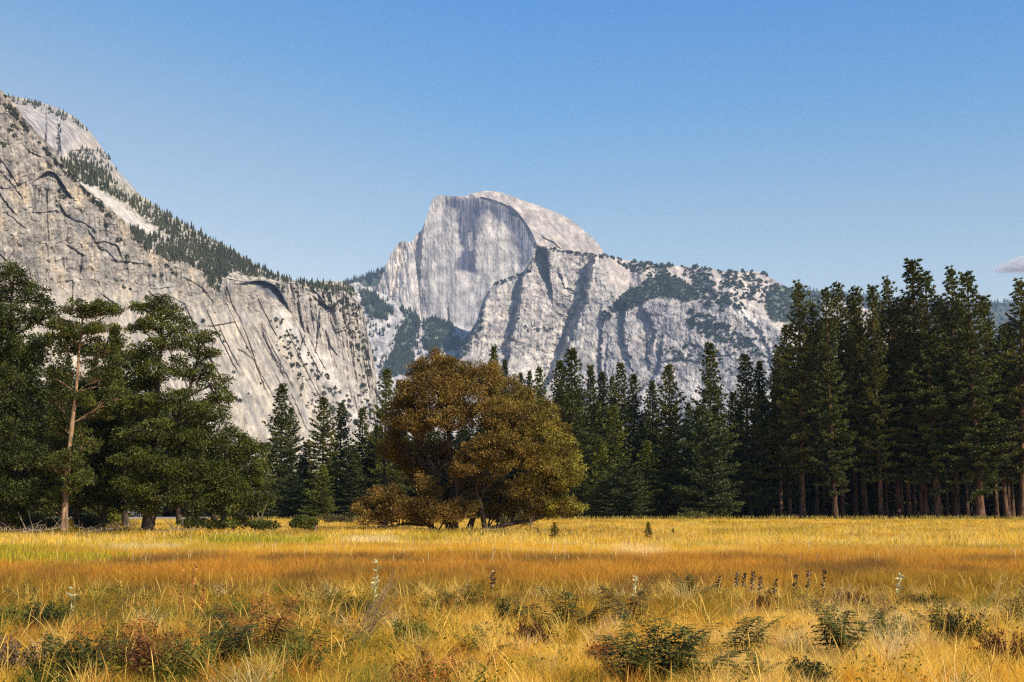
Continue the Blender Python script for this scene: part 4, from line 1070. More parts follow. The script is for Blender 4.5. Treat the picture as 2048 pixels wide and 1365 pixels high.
stand(NDOME, [([(10, 194), (90, 212), (150, 240), (180, 268), (150, 252), (90, 225), (20, 205)], 90, 0.2), ([(112, 250), (122, 250), (126, 305), (116, 310)], 12, 0), ([(128, 230), (135, 230), (135, 245), (128, 245)], 4, 0),
              ([(160, 300), (215, 305), (240, 345), (200, 345), (130, 320)], 120, 0), ([(140, 318), (190, 335), (245, 380), (170, 360)], 120, 0)], 'cone', 8, 18, GREEN_N, 'forest', 'scattered trees and bushes on the smooth dome')
stand(MASS, [(GP, 620, 0), ([(1226, 520), (1280, 527), (1330, 532), (1340, 548), (1300, 556), (1260, 545)], 150, 0.3), ([(1360, 534), (1500, 546), (1560, 572), (1540, 610), (1470, 600), (1420, 570), (1370, 556)], 330, 0.3),
             ([(1390, 560), (1470, 600), (1500, 620), (1440, 625), (1400, 605), (1370, 575)], 260, 0.2), ([(1380, 620), (1440, 640), (1500, 680), (1530, 720), (1450, 690), (1390, 670), (1370, 640)], 330, 0.3),
             ([(1540, 572), (1570, 574), (1640, 594), (1660, 660), (1575, 645), (1545, 645), (1528, 612)], 600, 0), ([(1195, 640), (1240, 600), (1270, 600), (1250, 630), (1215, 645)], 90, 0.1),
             ([(1330, 700), (1400, 690), (1410, 720), (1350, 728)], 60, 0.1), ([(1400, 640), (1560, 680), (1560, 780), (1420, 740)], 120, 0.3), ([(1050, 655), (1110, 655), (1110, 668), (1050, 668)], 20, 0),
             ([(1075, 494), (1208, 513), (1208, 518), (1075, 500)], 60, 0), ([(985, 568), (1060, 540), (1075, 500), (1080, 504), (1060, 548), (990, 576)], 50, 0), ([(925, 690), (960, 640), (970, 650), (930, 720), (905, 725)], 70, 0)],
      'bush', 6, 12.5, GREEN_F, 'forest', 'dark woods and bushes over the grey mountain', (0.8, 1.2))
stand(APRON, [(p, n, 0.1) for p, n in zip(APOLY, (330, 380, 190, 230, 200))] + [([(690, 575), (760, 590), (960, 680), (940, 740), (760, 760), (720, 700)], 260, 0.35)], 'cone', 14, 28, GREEN_F, 'forest', 'woods under the split dome', (1.0, 1.5))
for rel, a, b_, n in ((FR1, 660, 800, 260), (FR2, 1545, 2100, 420)):
    u = rg.uniform(a, b_, n); v = np.interp(u, rel.u, rel.rv) + np.abs(rg.normal(0, 6, n)) + 0.5
    P = rel.sample(u, v); h = rg.uniform(14, 30, n)
    merged('forest', P, h, h * 1.1, 'cone', (0.035, 0.05, 0.035), label='hazy wooded skyline far away')
# ================================================================== the meadow
def grass_mat(name, trans=0.48):
    m, nt, b = new_mat(name, 0.7, 0.2)
    c = attr(nt)
    nt.links.new(c, b.inputs['Base Color'])
    t = nt.nodes.new('ShaderNodeBsdfTranslucent'); nt.links.new(c, t.inputs[0])
    mx = nt.nodes.new('ShaderNodeMixShader'); mx.inputs[0].default_value = trans
    nt.links.new(b.outputs[0], mx.inputs[1]); nt.links.new(t.outputs[0], mx.inputs[2]); nt.links.new(mx.outputs[0], nt.nodes['Material Output'].inputs[0])
    return m
M_GRASS = grass_mat('grass_blades')

def blades(name, x, y, h, w, lean, col, rg, seg=2, az=None, label=None, head=None):
    n = len(x); z = zg(x, y) - 0.03
    a = rg.uniform(0, 2 * pi, n) if az is None else az
    dx, dy = np.cos(a), np.sin(a)
    fa = rg.uniform(0, pi, n); fx, fy = np.cos(fa), np.sin(fa)
    rows = []
    ss = np.linspace(0, 1, seg + 1)
    for i, s in enumerate(ss):
        o = lean * h * s ** 1.8
        cx = x + dx * o; cy = y + dy * o; cz = z + h * (s - 0.25 * lean * s * s)
        ww = w * (1 - 0.55 * s) if head is None else w * (0.5 + head * (0.55 < s < 0.99))
        if i < seg:
            rows.append(np.stack([cx - fx * ww / 2, cy - fy * ww / 2, cz], -1)); rows.append(np.stack([cx + fx * ww / 2, cy + fy * ww / 2, cz], -1))
        else:
            rows.append(np.stack([cx, cy, cz], -1))
    V = np.stack(rows, 1); k = V.shape[1]
    base = np.arange(n) * k
    Q = [np.stack([base + 2 * i, base + 2 * i + 1, base + 2 * i + 3, base + 2 * i + 2], -1) for i in range(seg - 1)]
    T = np.stack([base + 2 * (seg - 1), base + 2 * (seg - 1) + 1, base + 2 * seg], -1)
    C = np.repeat(col[:, None], k, 1)
    me = mesh_np(name, V.reshape(-1, 3), ([np.concatenate(Q)] if Q else []) + [T], M_GRASS, C.reshape(-1, 3))
    o = add(name, me); tag(o, label, None, None, 'stuff')
    return o

def field(Y0, Y1, n, rg, margin=1.12, per=14, cr=0.12):
    """clumped points over the part of the meadow between two distances"""
    nc = n // per
    t = rg.random(nc); Y = np.sqrt(Y0 ** 2 + t * (Y1 ** 2 - Y0 ** 2))
    X = rg.uniform(-1, 1, nc) * Y * 0.3573 * margin
    r = cr * np.abs(rg.normal(0, 1, (nc, per))); a = rg.uniform(0, 2 * pi, (nc, per))
    x = (X[:, None] + r * np.cos(a)).ravel(); y = (Y[:, None] + r * np.sin(a)).ravel()
    return x, y, a.ravel()

STRAW = np.array([0.95, 0.66, 0.15]); GOLD = np.array([0.86, 0.51, 0.055]); RUST = np.array([0.50, 0.215, 0.028]); OLIVE = np.array([0.25, 0.175, 0.015])
GREEN = np.array([0.20, 0.205, 0.022]); PALE = np.array([0.82, 0.62, 0.30]); BROWN = np.array([0.22, 0.105, 0.028]); LIME = np.array([0.60, 0.46, 0.028]); DARK = np.array([0.09, 0.07, 0.016])

def mixc(a, b, t): return a * (1 - t[:, None]) + b * t[:, None]

def meadow_color(x, y, rg):
    """colour of the dry growth from place to place, with tree shade painted in"""
    n = len(x); u = x / y * F * CP + 1024
    j = rg.normal(0, 1, n)
    big = fbm(x / 14, y / 22, 4, 301); mid = fbm(x / 3.2, y / 7, 4, 302); fine = fbm(x / 1.1, y / 1.6, 3, 303)
    c = np.repeat(GOLD[None], n, 0)
    c = mixc(c, STRAW, sstep(-0.2, 0.4, mid))
    # far field: golden with orange and olive drifts
    c = mixc(c, RUST * 1.1, sstep(0.05, 0.4, fbm(x / 20, y / 16, 4, 304)) * 0.65)
    c = mixc(c, OLIVE * 1.5, sstep(0.12, 0.4, fbm(x / 7, y / 11, 4, 305)) * 0.8 * (y > 48))
    yy = y + 5 * fbm(x / 12, y / 9, 3, 306) + 1.2 * fine
    band = sstep(23.5, 27.5, yy) * sstep(56, 45, yy)
    c = mixc(c, RUST * 1.15, band * 0.86)
    c = mixc(c, OLIVE * 0.9, band * sstep(38, 28, yy) * 0.75)
    c = mixc(c, BROWN, band * sstep(-0.05, 0.3, mid) * 0.85)
    c = mixc(c, GOLD * 1.0, band * sstep(0.05, 0.4, -fine) * 0.35)
    near = sstep(27, 23, yy)
    c = mixc(c, PALE * 0.9, near * sstep(0.0, 0.4, mid) * 0.5)
    left = sstep(1050, 650, u + 160 * fbm(x / 2.5, y / 2.5, 3, 307))
    c = mixc(c, OLIVE * 1.2, near * left * sstep(-0.3, 0.25, mid) * 0.6)
    c = mixc(c, BROWN, near * left * sstep(0.0, 0.3, fine) * 0.65)
    c = mixc(c, RUST * 1.3, near * left * sstep(0.1, 0.35, fbm(x / 1.4, y / 2.0, 3, 308)) * 0.7)
    c = mixc(c, GREEN, near * sstep(0.08, 0.35, fbm(x / 1.0, y / 1.7, 3, 309)) * (0.75 * left + 0.32 * (1 - left)))
    c = mixc(c, GREEN * 1.25, near * (rg.random(n) < 0.07 + 0.12 * left) * 0.8)
    c = mixc(c, BROWN, near * (rg.random(n) < 0.05 + 0.08 * left))
    c = mixc(c, OLIVE * 1.3, (rg.random(n) < 0.15) * 0.6 * (1 - near))
    c = mixc(c, PALE, near * sstep(1150, 1500, u + 200 * mid) * sstep(-0.1, 0.4, fine + mid) * 0.35)
    c = mixc(c, DARK * 1.6, (y > 70) * sstep(0.22, 0.45, fbm(x / 2.5, y / 5, 4, 311)) * 0.7)
    c = mixc(c, DARK * 0.7, sstep(330, 230, u) * sstep(90, 97, y) * 0.9)  # shade under the left-hand trees, painted into the grass colour
    # pale patches far left and in front of the elm, green drifts
    for (u0, u1, y0, y1) in ((232, 378, 55, 64), (692, 795, 74, 84), (1230, 1320, 50, 60)):
        m = sstep(u0 - 14, u0 + 10, u + 9 * j) * sstep(u1 + 14, u1 - 10, u + 9 * j) * sstep(y0 - 2, y0 + 1, y + j * 0.7) * sstep(y1 + 2, y1 - 1, y + j * 0.7)
        c = mixc(c, PALE * 1.12, m * (0.9 if u0 < 1000 else 0.5))
    c = mixc(c, LIME * 0.8, sstep(720, 420, u) * sstep(50, 56, yy) * sstep(76, 66, yy) * 0.35)
    c = mixc(c, OLIVE * 1.2, sstep(0.05, 0.3, fbm(x / 6, y / 14, 3, 310)) * (y > 85) * 0.6)
    c = mixc(c, LIME * 0.85, sstep(0.05, 0.35, fbm(x / 10, y / 12, 4, 312)) * (y > 60) * 0.5)
    return c * (1 + 0.22 * j)[:, None].clip(0.45, 1.6)

rg = np.random.default_rng(500)
# near growth
x, y, a = field(11.2, 31, 430000, rg, 1.15, 20, 0.11)
hh = (0.27 + 0.16 * fbm(x / 2.2, y / 2.2, 3, 320)) * rg.uniform(0.5, 1.4, len(x))
hh *= 1 - 0.55 * sstep(0.1, 0.4, fbm(x / 1.3, y / 1.3, 2, 321))
hh *= 1 - 0.25 * sstep(-0.5, -2.5, x)
blades('grass', x, y, hh, rg.uniform(0.0028, 0.0062, len(x)) * (y / 16).clip(0.9, 1.6), rg.uniform(0.1, 1.3, len(x)), meadow_color(x, y, rg), rg, 3, a + rg.normal(0, 0.8, len(x)), 'dry straw coloured grass of the near meadow')
# sedge band and middle ground
x, y, a = field(30, 60, 380000, rg, 1.1, 18, 0.2)
hh = (0.40 + 0.16 * fbm(x / 4, y / 4, 3, 322)) * rg.uniform(0.6, 1.25, len(x))
blades('grass', x, y, hh, rg.uniform(0.008, 0.016, len(x)), rg.uniform(0.05, 0.8, len(x)), meadow_color(x, y, rg), rg, 2, None, 'rust brown sedge across the middle of the meadow')
x, y, a = field(59, 228, 380000, rg, 1.1, 12, 0.35)
hh = (0.36 + 0.16 * fbm(x / 9, y / 9, 3, 323)) * rg.uniform(0.6, 1.3, len(x)) * sstep(232, 205, y)
hh *= np.where(y > 190, 0.7, 1)
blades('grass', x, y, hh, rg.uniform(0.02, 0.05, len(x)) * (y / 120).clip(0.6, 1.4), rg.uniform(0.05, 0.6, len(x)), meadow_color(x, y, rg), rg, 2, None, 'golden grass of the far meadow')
# bushy tufts that stand above the rest
nt_ = 420
ty = np.sqrt(rg.uniform(12.5 ** 2, 29 ** 2, nt_)); tx = rg.uniform(-1, 1, nt_) * ty * 0.40; tu = tx / ty * F + 1024
k_ = 85
x = np.repeat(tx, k_) + rg.normal(0, 0.06, nt_ * k_); y = np.repeat(ty, k_) + rg.normal(0, 0.06, nt_ * k_)
pal = np.array([STRAW, GOLD * 1.05, PALE, OLIVE * 1.3, RUST * 1.2, GREEN]); pr = np.array([0.36, 0.2, 0.16, 0.12, 0.1, 0.06]); pl = np.array([0.18, 0.12, 0.06, 0.26, 0.22, 0.16])
ci = np.array([rg.choice(6, p=pr if u_ > 900 + rg.normal(0, 150) else pl) for u_ in tu])
col = np.repeat(pal[ci], k_, 0) * rg.uniform(0.7, 1.25, nt_ * k_)[:, None]
blades('grass', x, y, np.repeat(rg.uniform(0.28, 0.62, nt_), k_) * rg.uniform(0.5, 1.1, nt_ * k_), rg.uniform(0.0035, 0.0075, nt_ * k_), rg.uniform(0.1, 1.1, nt_ * k_), col, rg, 4, None, 'tall loose tufts of straw and green grass in the near meadow')
# taller flowering stems
x, y, a = field(12.5, 30, 3000, rg, 1.15, 3, 0.5)
blades('grass', x, y, rg.uniform(0.3, 0.66, len(x)), 0.0042, rg.uniform(0.05, 0.8, len(x)), mixc(np.repeat(STRAW[None] * 1.1, len(x), 0), RUST, rg.random(len(x))), rg, 5, rg.uniform(0, 6.28, len(x)), 'tall thin grass stems with feathery heads', head=1.6)
x, y, a = field(40, 130, 3000, rg, 1.1, 2, 0.6)
blades('grass', x, y, rg.uniform(0.4, 0.75, len(x)), 0.014, rg.uniform(0.0, 0.3, len(x)), np.repeat(PALE[None] * 0.9, len(x), 0), rg, 4, None, 'pale stems scattered over the far meadow', head=1.0)
# marsh grass on the left
def patch(u0, u1, Y0, Y1, n, h0, h1, w, cfun, label, name='marsh_grass', lean=0.25):
    Y = np.sqrt(rg.uniform(Y0 ** 2, Y1 ** 2, n)) + rg.normal(0, (Y1 - Y0) * 0.14, n); u = rg.uniform(u0, u1, n) + rg.normal(0, (u1 - u0) * 0.09, n)
    x = (u - 1024) / F * Y / CP
    keep = fbm(x / 4.5, Y / 6, 4, 330) > rg.uniform(-0.12, 0.3, n)
    x, Y = x[keep], Y[keep]; n = len(x)
    blades(name, x, Y, rg.uniform(h0, h1, n), w * rg.uniform(0.7, 1.3, n), rg.uniform(0.0, lean, n), cfun(n) * (1 + 0.25 * rg.normal(0, 1, n))[:, None].clip(0.5, 1.6), rg, 3, None, label)
patch(-60, 260, 43, 56, 15000, 0.3, 0.62, 0.03, lambda n: mixc(np.repeat(LIME[None], n, 0), GREEN, rg.random(n) * 0.7), 'upright yellow green marsh grass at the left edge')
patch(-60, 240, 43, 45.5, 1500, 0.2, 0.4, 0.035, lambda n: np.repeat(PALE[None] * 0.8, n, 0), 'pale dead marsh stalks at the left edge')
patch(440, 640, 64, 82, 10000, 0.3, 0.58, 0.04, lambda n: mixc(np.repeat(GREEN[None] * 1.3, n, 0), LIME, rg.random(n)), 'bright green marsh grass in front of the round shrub')
patch(860, 1180, 92, 106, 3600, 0.2, 0.5, 0.06, lambda n: mixc(np.repeat(GREEN[None] * 0.55, n, 0), OLIVE * 0.8, rg.random(n)), 'dark green herbs around the foot of the autumn tree', 'herbs', 0.9)
patch(1140, 1330, 80, 100, 700, 0.2, 0.4, 0.06, lambda n: np.repeat(GREEN[None] * 0.6, n, 0), 'dark green herbs in the grass right of the autumn tree', 'herbs', 0.9)
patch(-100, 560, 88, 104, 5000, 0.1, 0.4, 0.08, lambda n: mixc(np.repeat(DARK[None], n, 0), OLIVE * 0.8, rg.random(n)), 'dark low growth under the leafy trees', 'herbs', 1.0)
patch(1150, 2200, 196, 236, 9000, 0.3, 0.9, 0.12, lambda n: mixc(np.repeat(GREEN[None] * 0.7, n, 0), STRAW * 0.6, rg.random(n)), 'low brush along the edge of the forest', 'undergrowth', 0.8)
# leafy weeds mixed into the near growth
n = 5000
yy = np.sqrt(rg.uniform(12.5 ** 2, 27 ** 2, n)); xx = rg.uniform(-1, 1, n) * yy * 0.40
keep = (fbm(xx / 1.1, yy / 1.6, 3, 309) > rg.uniform(-0.1, 0.3, n) + 0.25 * (xx > 0)) | (rg.random(n) < 0.03)
xx, yy = xx[keep], yy[keep]
G = Geo()
for q in range(9):
    hgt = rg.uniform(0.1, 0.38, len(xx))
    P = np.stack([xx + rg.normal(0, 0.03, len(xx)), yy + rg.normal(0, 0.03, len(xx)), zg(xx, yy) + hgt], 1)
    D = rg.normal(0, 1, (len(xx), 3)); D[:, 2] = np.abs(D[:, 2]) * 0.6 + 0.1
    col = mixc(np.repeat(GREEN[None] * 0.75, len(xx), 0), OLIVE * 0.8, rg.random(len(xx))) * rg.uniform(0.5, 1.3, len(xx))[:, None]
    G.addq(kites(P, D, rg.uniform(0.03, 0.075, len(xx)), rg.uniform(0.012, 0.026, len(xx)), rg), col)
o = add('weeds', G.mesh('weeds', M_GRASS)); tag(o, 'leafy green and olive weeds among the near grass', None, None, 'stuff')

# ------------------------------------------------------------------ bracken ferns
M_FERN = grass_mat('fern_leaf', 0.2)
def fern_parts(h, nf, seed, dry=0.0):
    rg2 = np.random.default_rng(seed); S = Geo(); out = []
    S.tube([(0, 0, -0.05), (0.01, 0, h * 0.35)], [0.010, 0.006], 5, (0.16, 0.10, 0.03))
    for k in range(nf):
        a = k * 2 * pi / nf + rg2.normal(0, 0.4); el = radians(rg2.uniform(42, 82)); L = h * rg2.uniform(0.6, 0.95)
        z0 = h * rg2.uniform(0.0, 0.16)
        n = 17; s = np.linspace(0, 1, n)
        d = np.array([cos(a), sin(a), 0]); side = np.array([-sin(a), cos(a), 0])
        ang = el - 0.55 * s ** 1.5
        dr = L / n * np.cumsum(np.cos(ang)); dz = L / n * np.cumsum(np.sin(ang))
        P = np.array([0.01, 0, z0]) + d[None] * dr[:, None] + np.array([0, 0, 1.0])[None] * dz[:, None]
        g = Geo(); g.tube(P[::3], np.linspace(0.005, 0.002, len(P[::3])), 4, (0.12, 0.08, 0.02))
        base = np.array([0.070, 0.085, 0.015]) * (1 - dry) + np.array([0.30, 0.13, 0.035]) * dry
        for sg in (-1, 1):
            for i in range(2, n):
                w = L * 0.42 * (1 - s[i]) ** 0.75 * min(1, 0.35 + s[i] * 3) + 0.012
                tip = side * sg + d * 0.45 + np.array([0, 0, -0.12 - 0.25 * dry + rg2.normal(0, 0.08)])
                m = 2 + int(w / 0.03)
                t = np.linspace(0.12, 1, m)
                PP = P[i] + unit(tip)[None] * (t * w)[:, None]
                for s2 in (-1, 1):
                    DD = np.repeat((d * s2 + tip * 0.35)[None], m, 0) + rg2.normal(0, 0.12, (m, 3))
                    g.addq(kites(PP, DD, 0.050 * (1.15 - t * 0.6) * (0.7 + h), 0.024, rg2, np.repeat(np.array([[0, 0, 1.0]]), m, 0)), base * rg2.uniform(0.7, 1.35))
        out.append(g.mesh('fern_frond', M_FERN))
    return S.mesh('fern_stalk', M_FERN), out
FERN = {'green': [fern_parts(0.62, 5, 1), fern_parts(0.62, 4, 2), fern_parts(0.62, 7, 3)], 'brown': [fern_parts(0.62, 4, 4, 0.8), fern_parts(0.62, 5, 5, 1.0)], 'mixed': [fern_parts(0.62, 4, 6, 0.3)]}
FERNS = [  # u, v of the base, height in px, kind, variant, label
    (1130, 1268, 78, 'green', 0, 'dark fern with two upright fronds, upper one of the pair left of the pale milkweed'),
    (1083, 1262, 66, 'green', 1, 'dark fern just left of the one with two upright fronds'),
    (1185, 1272, 62, 'mixed', 0, 'yellowish fern between the two-frond fern and the tall brown one'),
    (1300, 1392, 130, 'green', 2, 'largest dark fern at the bottom edge, right of the middle'),
    (1252, 1385, 96, 'brown', 0, 'brown and black withered fern at the left side of the largest fern'),
    (1352, 1380, 112, 'green', 0, 'dark fern spreading on the right side of the largest one'),
    (1458, 1330, 98, 'green', 1, 'dark fern standing alone in pale straw right of the largest one'),
    (1668, 1330, 92, 'green', 2, 'dense dark fern leaning left, alone in the straw on the right'),
    (1370, 1205, 50, 'green', 0, 'small dark fern at the edge of the rust band, left of the black seed stalks'),
    (968, 1325, 62, 'green', 1, 'small neat triangular fern low in the straw near the middle'),
    (664, 1226, 40, 'green', 2, 'little black-green fern below the leaning dry stems, on their left'),
    (452, 1290, 66, 'green', 0, 'dark fern with drooping fronds over the black hollow, left part'),
    (475, 1345, 90, 'green', 2, 'big shadowy fern under the drooping one, left part'),
    (876, 1232, 48, 'green', 1, 'dark fern right of the leaning dry stems'),
    (938, 1228, 52, 'green', 0, 'dark fern below the lone black seed stalk in the middle'),
    (1745, 1250, 62, 'green', 1, 'fern among the tall upright stems on the right'),
    (1862, 1275, 58, 'green', 0, 'fern right of the tall upright stems'),
    (2025, 1262, 60, 'green', 2, 'fern at the right edge of the picture'),
    (1490, 1378, 56, 'green', 2, 'fern at the bottom edge right of the lone one in the straw'),
    (190, 1372, 92, 'green', 2, 'broad dark fern at the bottom left corner area'),
    (72, 1228, 52, 'mixed', 0, 'faded fern at the left edge'),
    (140, 1248, 50, 'green', 1, 'small dark fern right of the faded one at the left edge'),
    (330, 1350, 80, 'brown', 1, 'reddish brown withered fern near the bottom left'),
    (548, 1315, 104, 'brown', 1, 'tall orange withered fern on a straight tan stalk'),
    (1310, 1262, 44, 'brown', 0, 'small brown fern above the largest dark one'),
    (1253, 1262, 92, 'mixed', 0, 'tall feathery brown-green fern on a thin stalk below the pale milkweed'),
    (860, 1372, 60, 'brown', 1, 'orange withered fern at the bottom edge near the middle'),
    (960, 1380, 56, 'brown', 1, 'orange withered fern at the bottom edge right of its twin'),
    (1612, 1262, 56, 'mixed', 0, 'bright yellow fern above the dense leaning dark one'),
    (640, 1320, 80, 'green', 1, 'dark green fern right of the tall orange withered one'),
]
for (u, v, hp, kd, vr, lab) in FERNS:
    Y = gy(v); h = hp * Y / F * 1.6; st, fr = FERN[kd][vr % len(FERN[kd])]
    o = empty('fern', (gx(u, Y), Y, float(zg(gx(u, Y), Y)) - 0.02), rg.uniform(0, 6), h / 0.62); tag(o, lab, 'fern')
    add('stalk', st, o)
    for f in fr: add('frond', f, o)

# ------------------------------------------------------------------ bushy weeds
def weed(u, v, wp, hp, tint, lab, seed, leaf=0.05):
    rg2 = np.random.default_rng(seed); Y = gy(v); W = wp * Y / F / 2 * 1.15; H_ = hp * Y / F * 1.5; x0 = gx(u, Y)
    o = empty('weed_clump', (x0, Y, float(zg(x0, Y)) - 0.02)); tag(o, lab, 'weed clump')
    S = Geo(); G_ = Geo()
    for k in range(44):
        a = rg2.uniform(0, 2 * pi); r = rg2.uniform(0.1, 1) ** 0.7
        e = np.array([cos(a) * W * r, sin(a) * min(W, 0.5) * r, H_ * rg2.uniform(0.5, 1.05) * (1 - 0.4 * r * r)])
        b0 = np.array([cos(a) * W * r * 0.5, sin(a) * 0.2 * r, 0])
        s = np.linspace(0, 1, 6)[:, None]; P = b0 + (e - b0) * s + rg2.normal(0, 0.008, (6, 3))
        S.tube(P, np.linspace(0.004, 0.0015, 6), 4, np.array(tint) * 1.2)
        m = 70; t = rg2.uniform(0.1, 1.0, m); q = np.stack([np.interp(t, s[:, 0], P[:, i]) for i in range(3)], 1) + rg2.normal(0, 0.02, (m, 3))
        G_.addq(kites(q, rg2.normal(0, 1, (m, 3)) + np.array([0, 0, 0.5]), leaf * rg2.uniform(0.5, 1.2, m), leaf * 0.32, rg2), np.array(tint) * rg2.uniform(0.55, 1.6, (m, 1)) * rg2.uniform(0.7, 1.3))
    add('stems', S.mesh('stems', M_FERN), o); add('leaves', G_.mesh('leaves', M_FERN), o)
DG = (0.030, 0.038, 0.010); BR = (0.11, 0.045, 0.014); OG = (0.11, 0.115, 0.018); OR = (0.34, 0.14, 0.03); PU = (0.16, 0.10, 0.06)
for i, (u, v, w, h, t, lab) in enumerate([
    (150, 1378, 190, 78, DG, 'wide dark green weed clump at the bottom left corner area'), (262, 1340, 120, 56, BR, 'dark brown weed clump right of the wide dark green one at bottom left'),
    (40, 1345, 110, 60, PU, 'dull purplish brown weed clump at the left edge near the bottom'), (345, 1360, 140, 70, BR, 'reddish brown weed clump at the bottom, left of the olive one'),
    (405, 1378, 120, 76, OG, 'olive feathery weed clump at the bottom left of the big shadowy fern'), (300, 1288, 110, 44, OR, 'orange weed clump in the left part of the meadow'),
    (100, 1262, 100, 40, DG, 'dark leafy weed clump near the left edge, halfway up the meadow'), (30, 1270, 90, 40, OG, 'olive weed clump touching the left edge halfway up the meadow'),
    (600, 1358, 120, 56, OG, 'green weed clump right of the tall orange withered fern'), (720, 1250, 90, 36, DG, 'dark green weed clump at the foot of the leaning dry stems'),
    (830, 1296, 90, 44, OG, 'green leafy weed clump right of the leaning dry stems'), (1020, 1252, 70, 40, DG, 'dark weed clump left of the upper fern pair'),
    (1060, 1300, 80, 44, BR, 'small brown weed clump below the upper fern pair'), (1210, 1330, 90, 36, OR, 'orange weed clump left of the largest fern'),
    (1520, 1232, 70, 34, BR, 'dark brown weed clump under the tight row of seed stalks'), (1680, 1228, 100, 40, BR, 'dark reddish weed clump right of the three loose seed stalks'),
    (1760, 1300, 110, 50, OG, 'green weed clump at the foot of the tall upright tan stems'), (1900, 1300, 120, 56, DG, 'dark olive weed clump low on the right'),
    (1985, 1340, 110, 60, BR, 'brown weed clump near the right edge at the bottom'), (1590, 1376, 90, 40, DG, 'low dark weed clump at the bottom edge below the leaning dark fern'),
    (870, 1385, 170, 46, OR, 'wide rusty orange weed clump at the bottom edge left of the middle'), (480, 1250, 110, 34, OG, 'olive weed clump left of the tall orange withered fern'),
    (600, 1236, 90, 30, OR, 'small orange weed clump in the upper left of the near meadow'), (1840, 1226, 90, 32, DG, 'dark weed clump on the right just under the rust band')]):
    weed(u, v, w, h, t, lab, 900 + i)

# ------------------------------------------------------------------ milkweed, seed stalks, stems
def stalk_plant(name, u, v, hp, kind, lab, cat, seed, group=None, lean=0.08):
    rg2 = np.random.default_rng(seed); Y = gy(v); h = hp * Y / F
    o = empty(name, (gx(u, Y), Y, float(zg(gx(u, Y), Y)) - 0.02), 0); tag(o, lab, cat, group)
    S = Geo(); n = 8; s = np.linspace(0, 1, n)
    P = np.stack([lean * h * s ** 1.5, 0.02 * np.sin(s * 4), h * s], 1)
    S.tube(P, np.linspace(0.007, 0.003, n), 5, {'milk': (0.42, 0.40, 0.20), 'dark': (0.25, 0.17, 0.10), 'rust': (0.40, 0.17, 0.05)}[kind])
    add('stem', S.mesh('stem', M_FERN), o)
    g = Geo(); m = {'milk': 22, 'dark': 34, 'rust': 90}[kind]
    t = rg2.uniform(0.35 if kind != 'dark' else 0.5, 1, m)
    pts = np.stack([np.interp(t, s, P[:, i]) for i in range(3)], 1)
    D = rg2.normal(0, 1, (m, 3)); D[:, 2] = np.abs(D[:, 2]) * 0.8
    if kind == 'milk':
        g.addq(kites(pts, D, rg2.uniform(0.07, 0.13, m), 0.038, rg2), np.array([0.56, 0.54, 0.30]) * rg2.uniform(0.8, 1.2, (m, 1))); add('leaves', g.mesh('leaves', M_FERN), o)
    elif kind == 'dark':
        g.addq(kites(pts, D, rg2.uniform(0.04, 0.09, m), 0.035, rg2), np.array([0.035, 0.022, 0.018]) * rg2.uniform(0.7, 1.6, (m, 1))); add('pods', g.mesh('pods', M_FERN), o)
        g2 = Geo(); k = 9
        g2.addq(kites(pts[:k], D[:k] + 0.2, rg2.uniform(0.04, 0.08, k), 0.03, rg2), np.array([0.75, 0.68, 0.58]) * rg2.uniform(0.7, 1.1, (k, 1))); add('seed_fluff', g2.mesh('seed_fluff', M_FERN), o)
    else:
        g.addq(kites(pts, D, rg2.uniform(0.03, 0.06, m), 0.018, rg2), np.array([0.45, 0.19, 0.045]) * rg2.uniform(0.6, 1.3, (m, 1))); add('seed_head', g.mesh('seed_head', M_FERN), o)
    return o
stalk_plant('milkweed', 752, 1240, 112, 'milk', 'pale green milkweed with upright leaves beside the leaning dry stems', 'milkweed', 1)
stalk_plant('milkweed', 1262, 1222, 76, 'milk', 'pale cream milkweed against the rust band, right of the middle', 'milkweed', 2)
stalk_plant('milkweed', 158, 1250, 68, 'milk', 'small cream milkweed on the left side of the meadow', 'milkweed', 3)
stalk_plant('milkweed', 1780, 1215, 66, 'milk', 'thin pale milkweed among the tall upright stems on the right', 'milkweed', 4)
for i, (u, v, hp, lab) in enumerate([
    (983, 1212, 68, 'lone black-podded seed stalk in the middle of the meadow'),
    (1427, 1205, 52, 'leftmost of the tight row of five dark seed stalks'), (1462, 1200, 54, 'second from the left in the tight row of five dark seed stalks'),
    (1476, 1202, 58, 'white-topped middle one in the tight row of five dark seed stalks'), (1492, 1214, 72, 'tallest and bushiest in the tight row of five dark seed stalks'), (1508, 1206, 56, 'rightmost of the tight row of five dark seed stalks'),
    (1537, 1212, 56, 'short dark seed stalk in the gap between the tight row and the loose three'),
    (1577, 1208, 60, 'left of the three loose dark seed stalks on the right'), (1602, 1208, 66, 'middle of the three loose dark seed stalks on the right'), (1632, 1210, 68, 'right of the three loose dark seed stalks, tallest of them')]):
    stalk_plant('seed_stalk', u, v, hp, 'dark', lab, 'seed stalk', 20 + i, 'dark seed stalks in the meadow')
for i, (u, v, hp, lab) in enumerate([(372, 1262, 118, 'tall rusty dock stalk, left one of a close pair'), (392, 1268, 138, 'tall rusty dock stalk, right and taller one of a close pair'), (415, 1255, 84, 'shorter rusty dock stalk right of the close pair')]):
    stalk_plant('dock_plant', u, v, hp, 'rust', lab, 'dock plant', 40 + i)

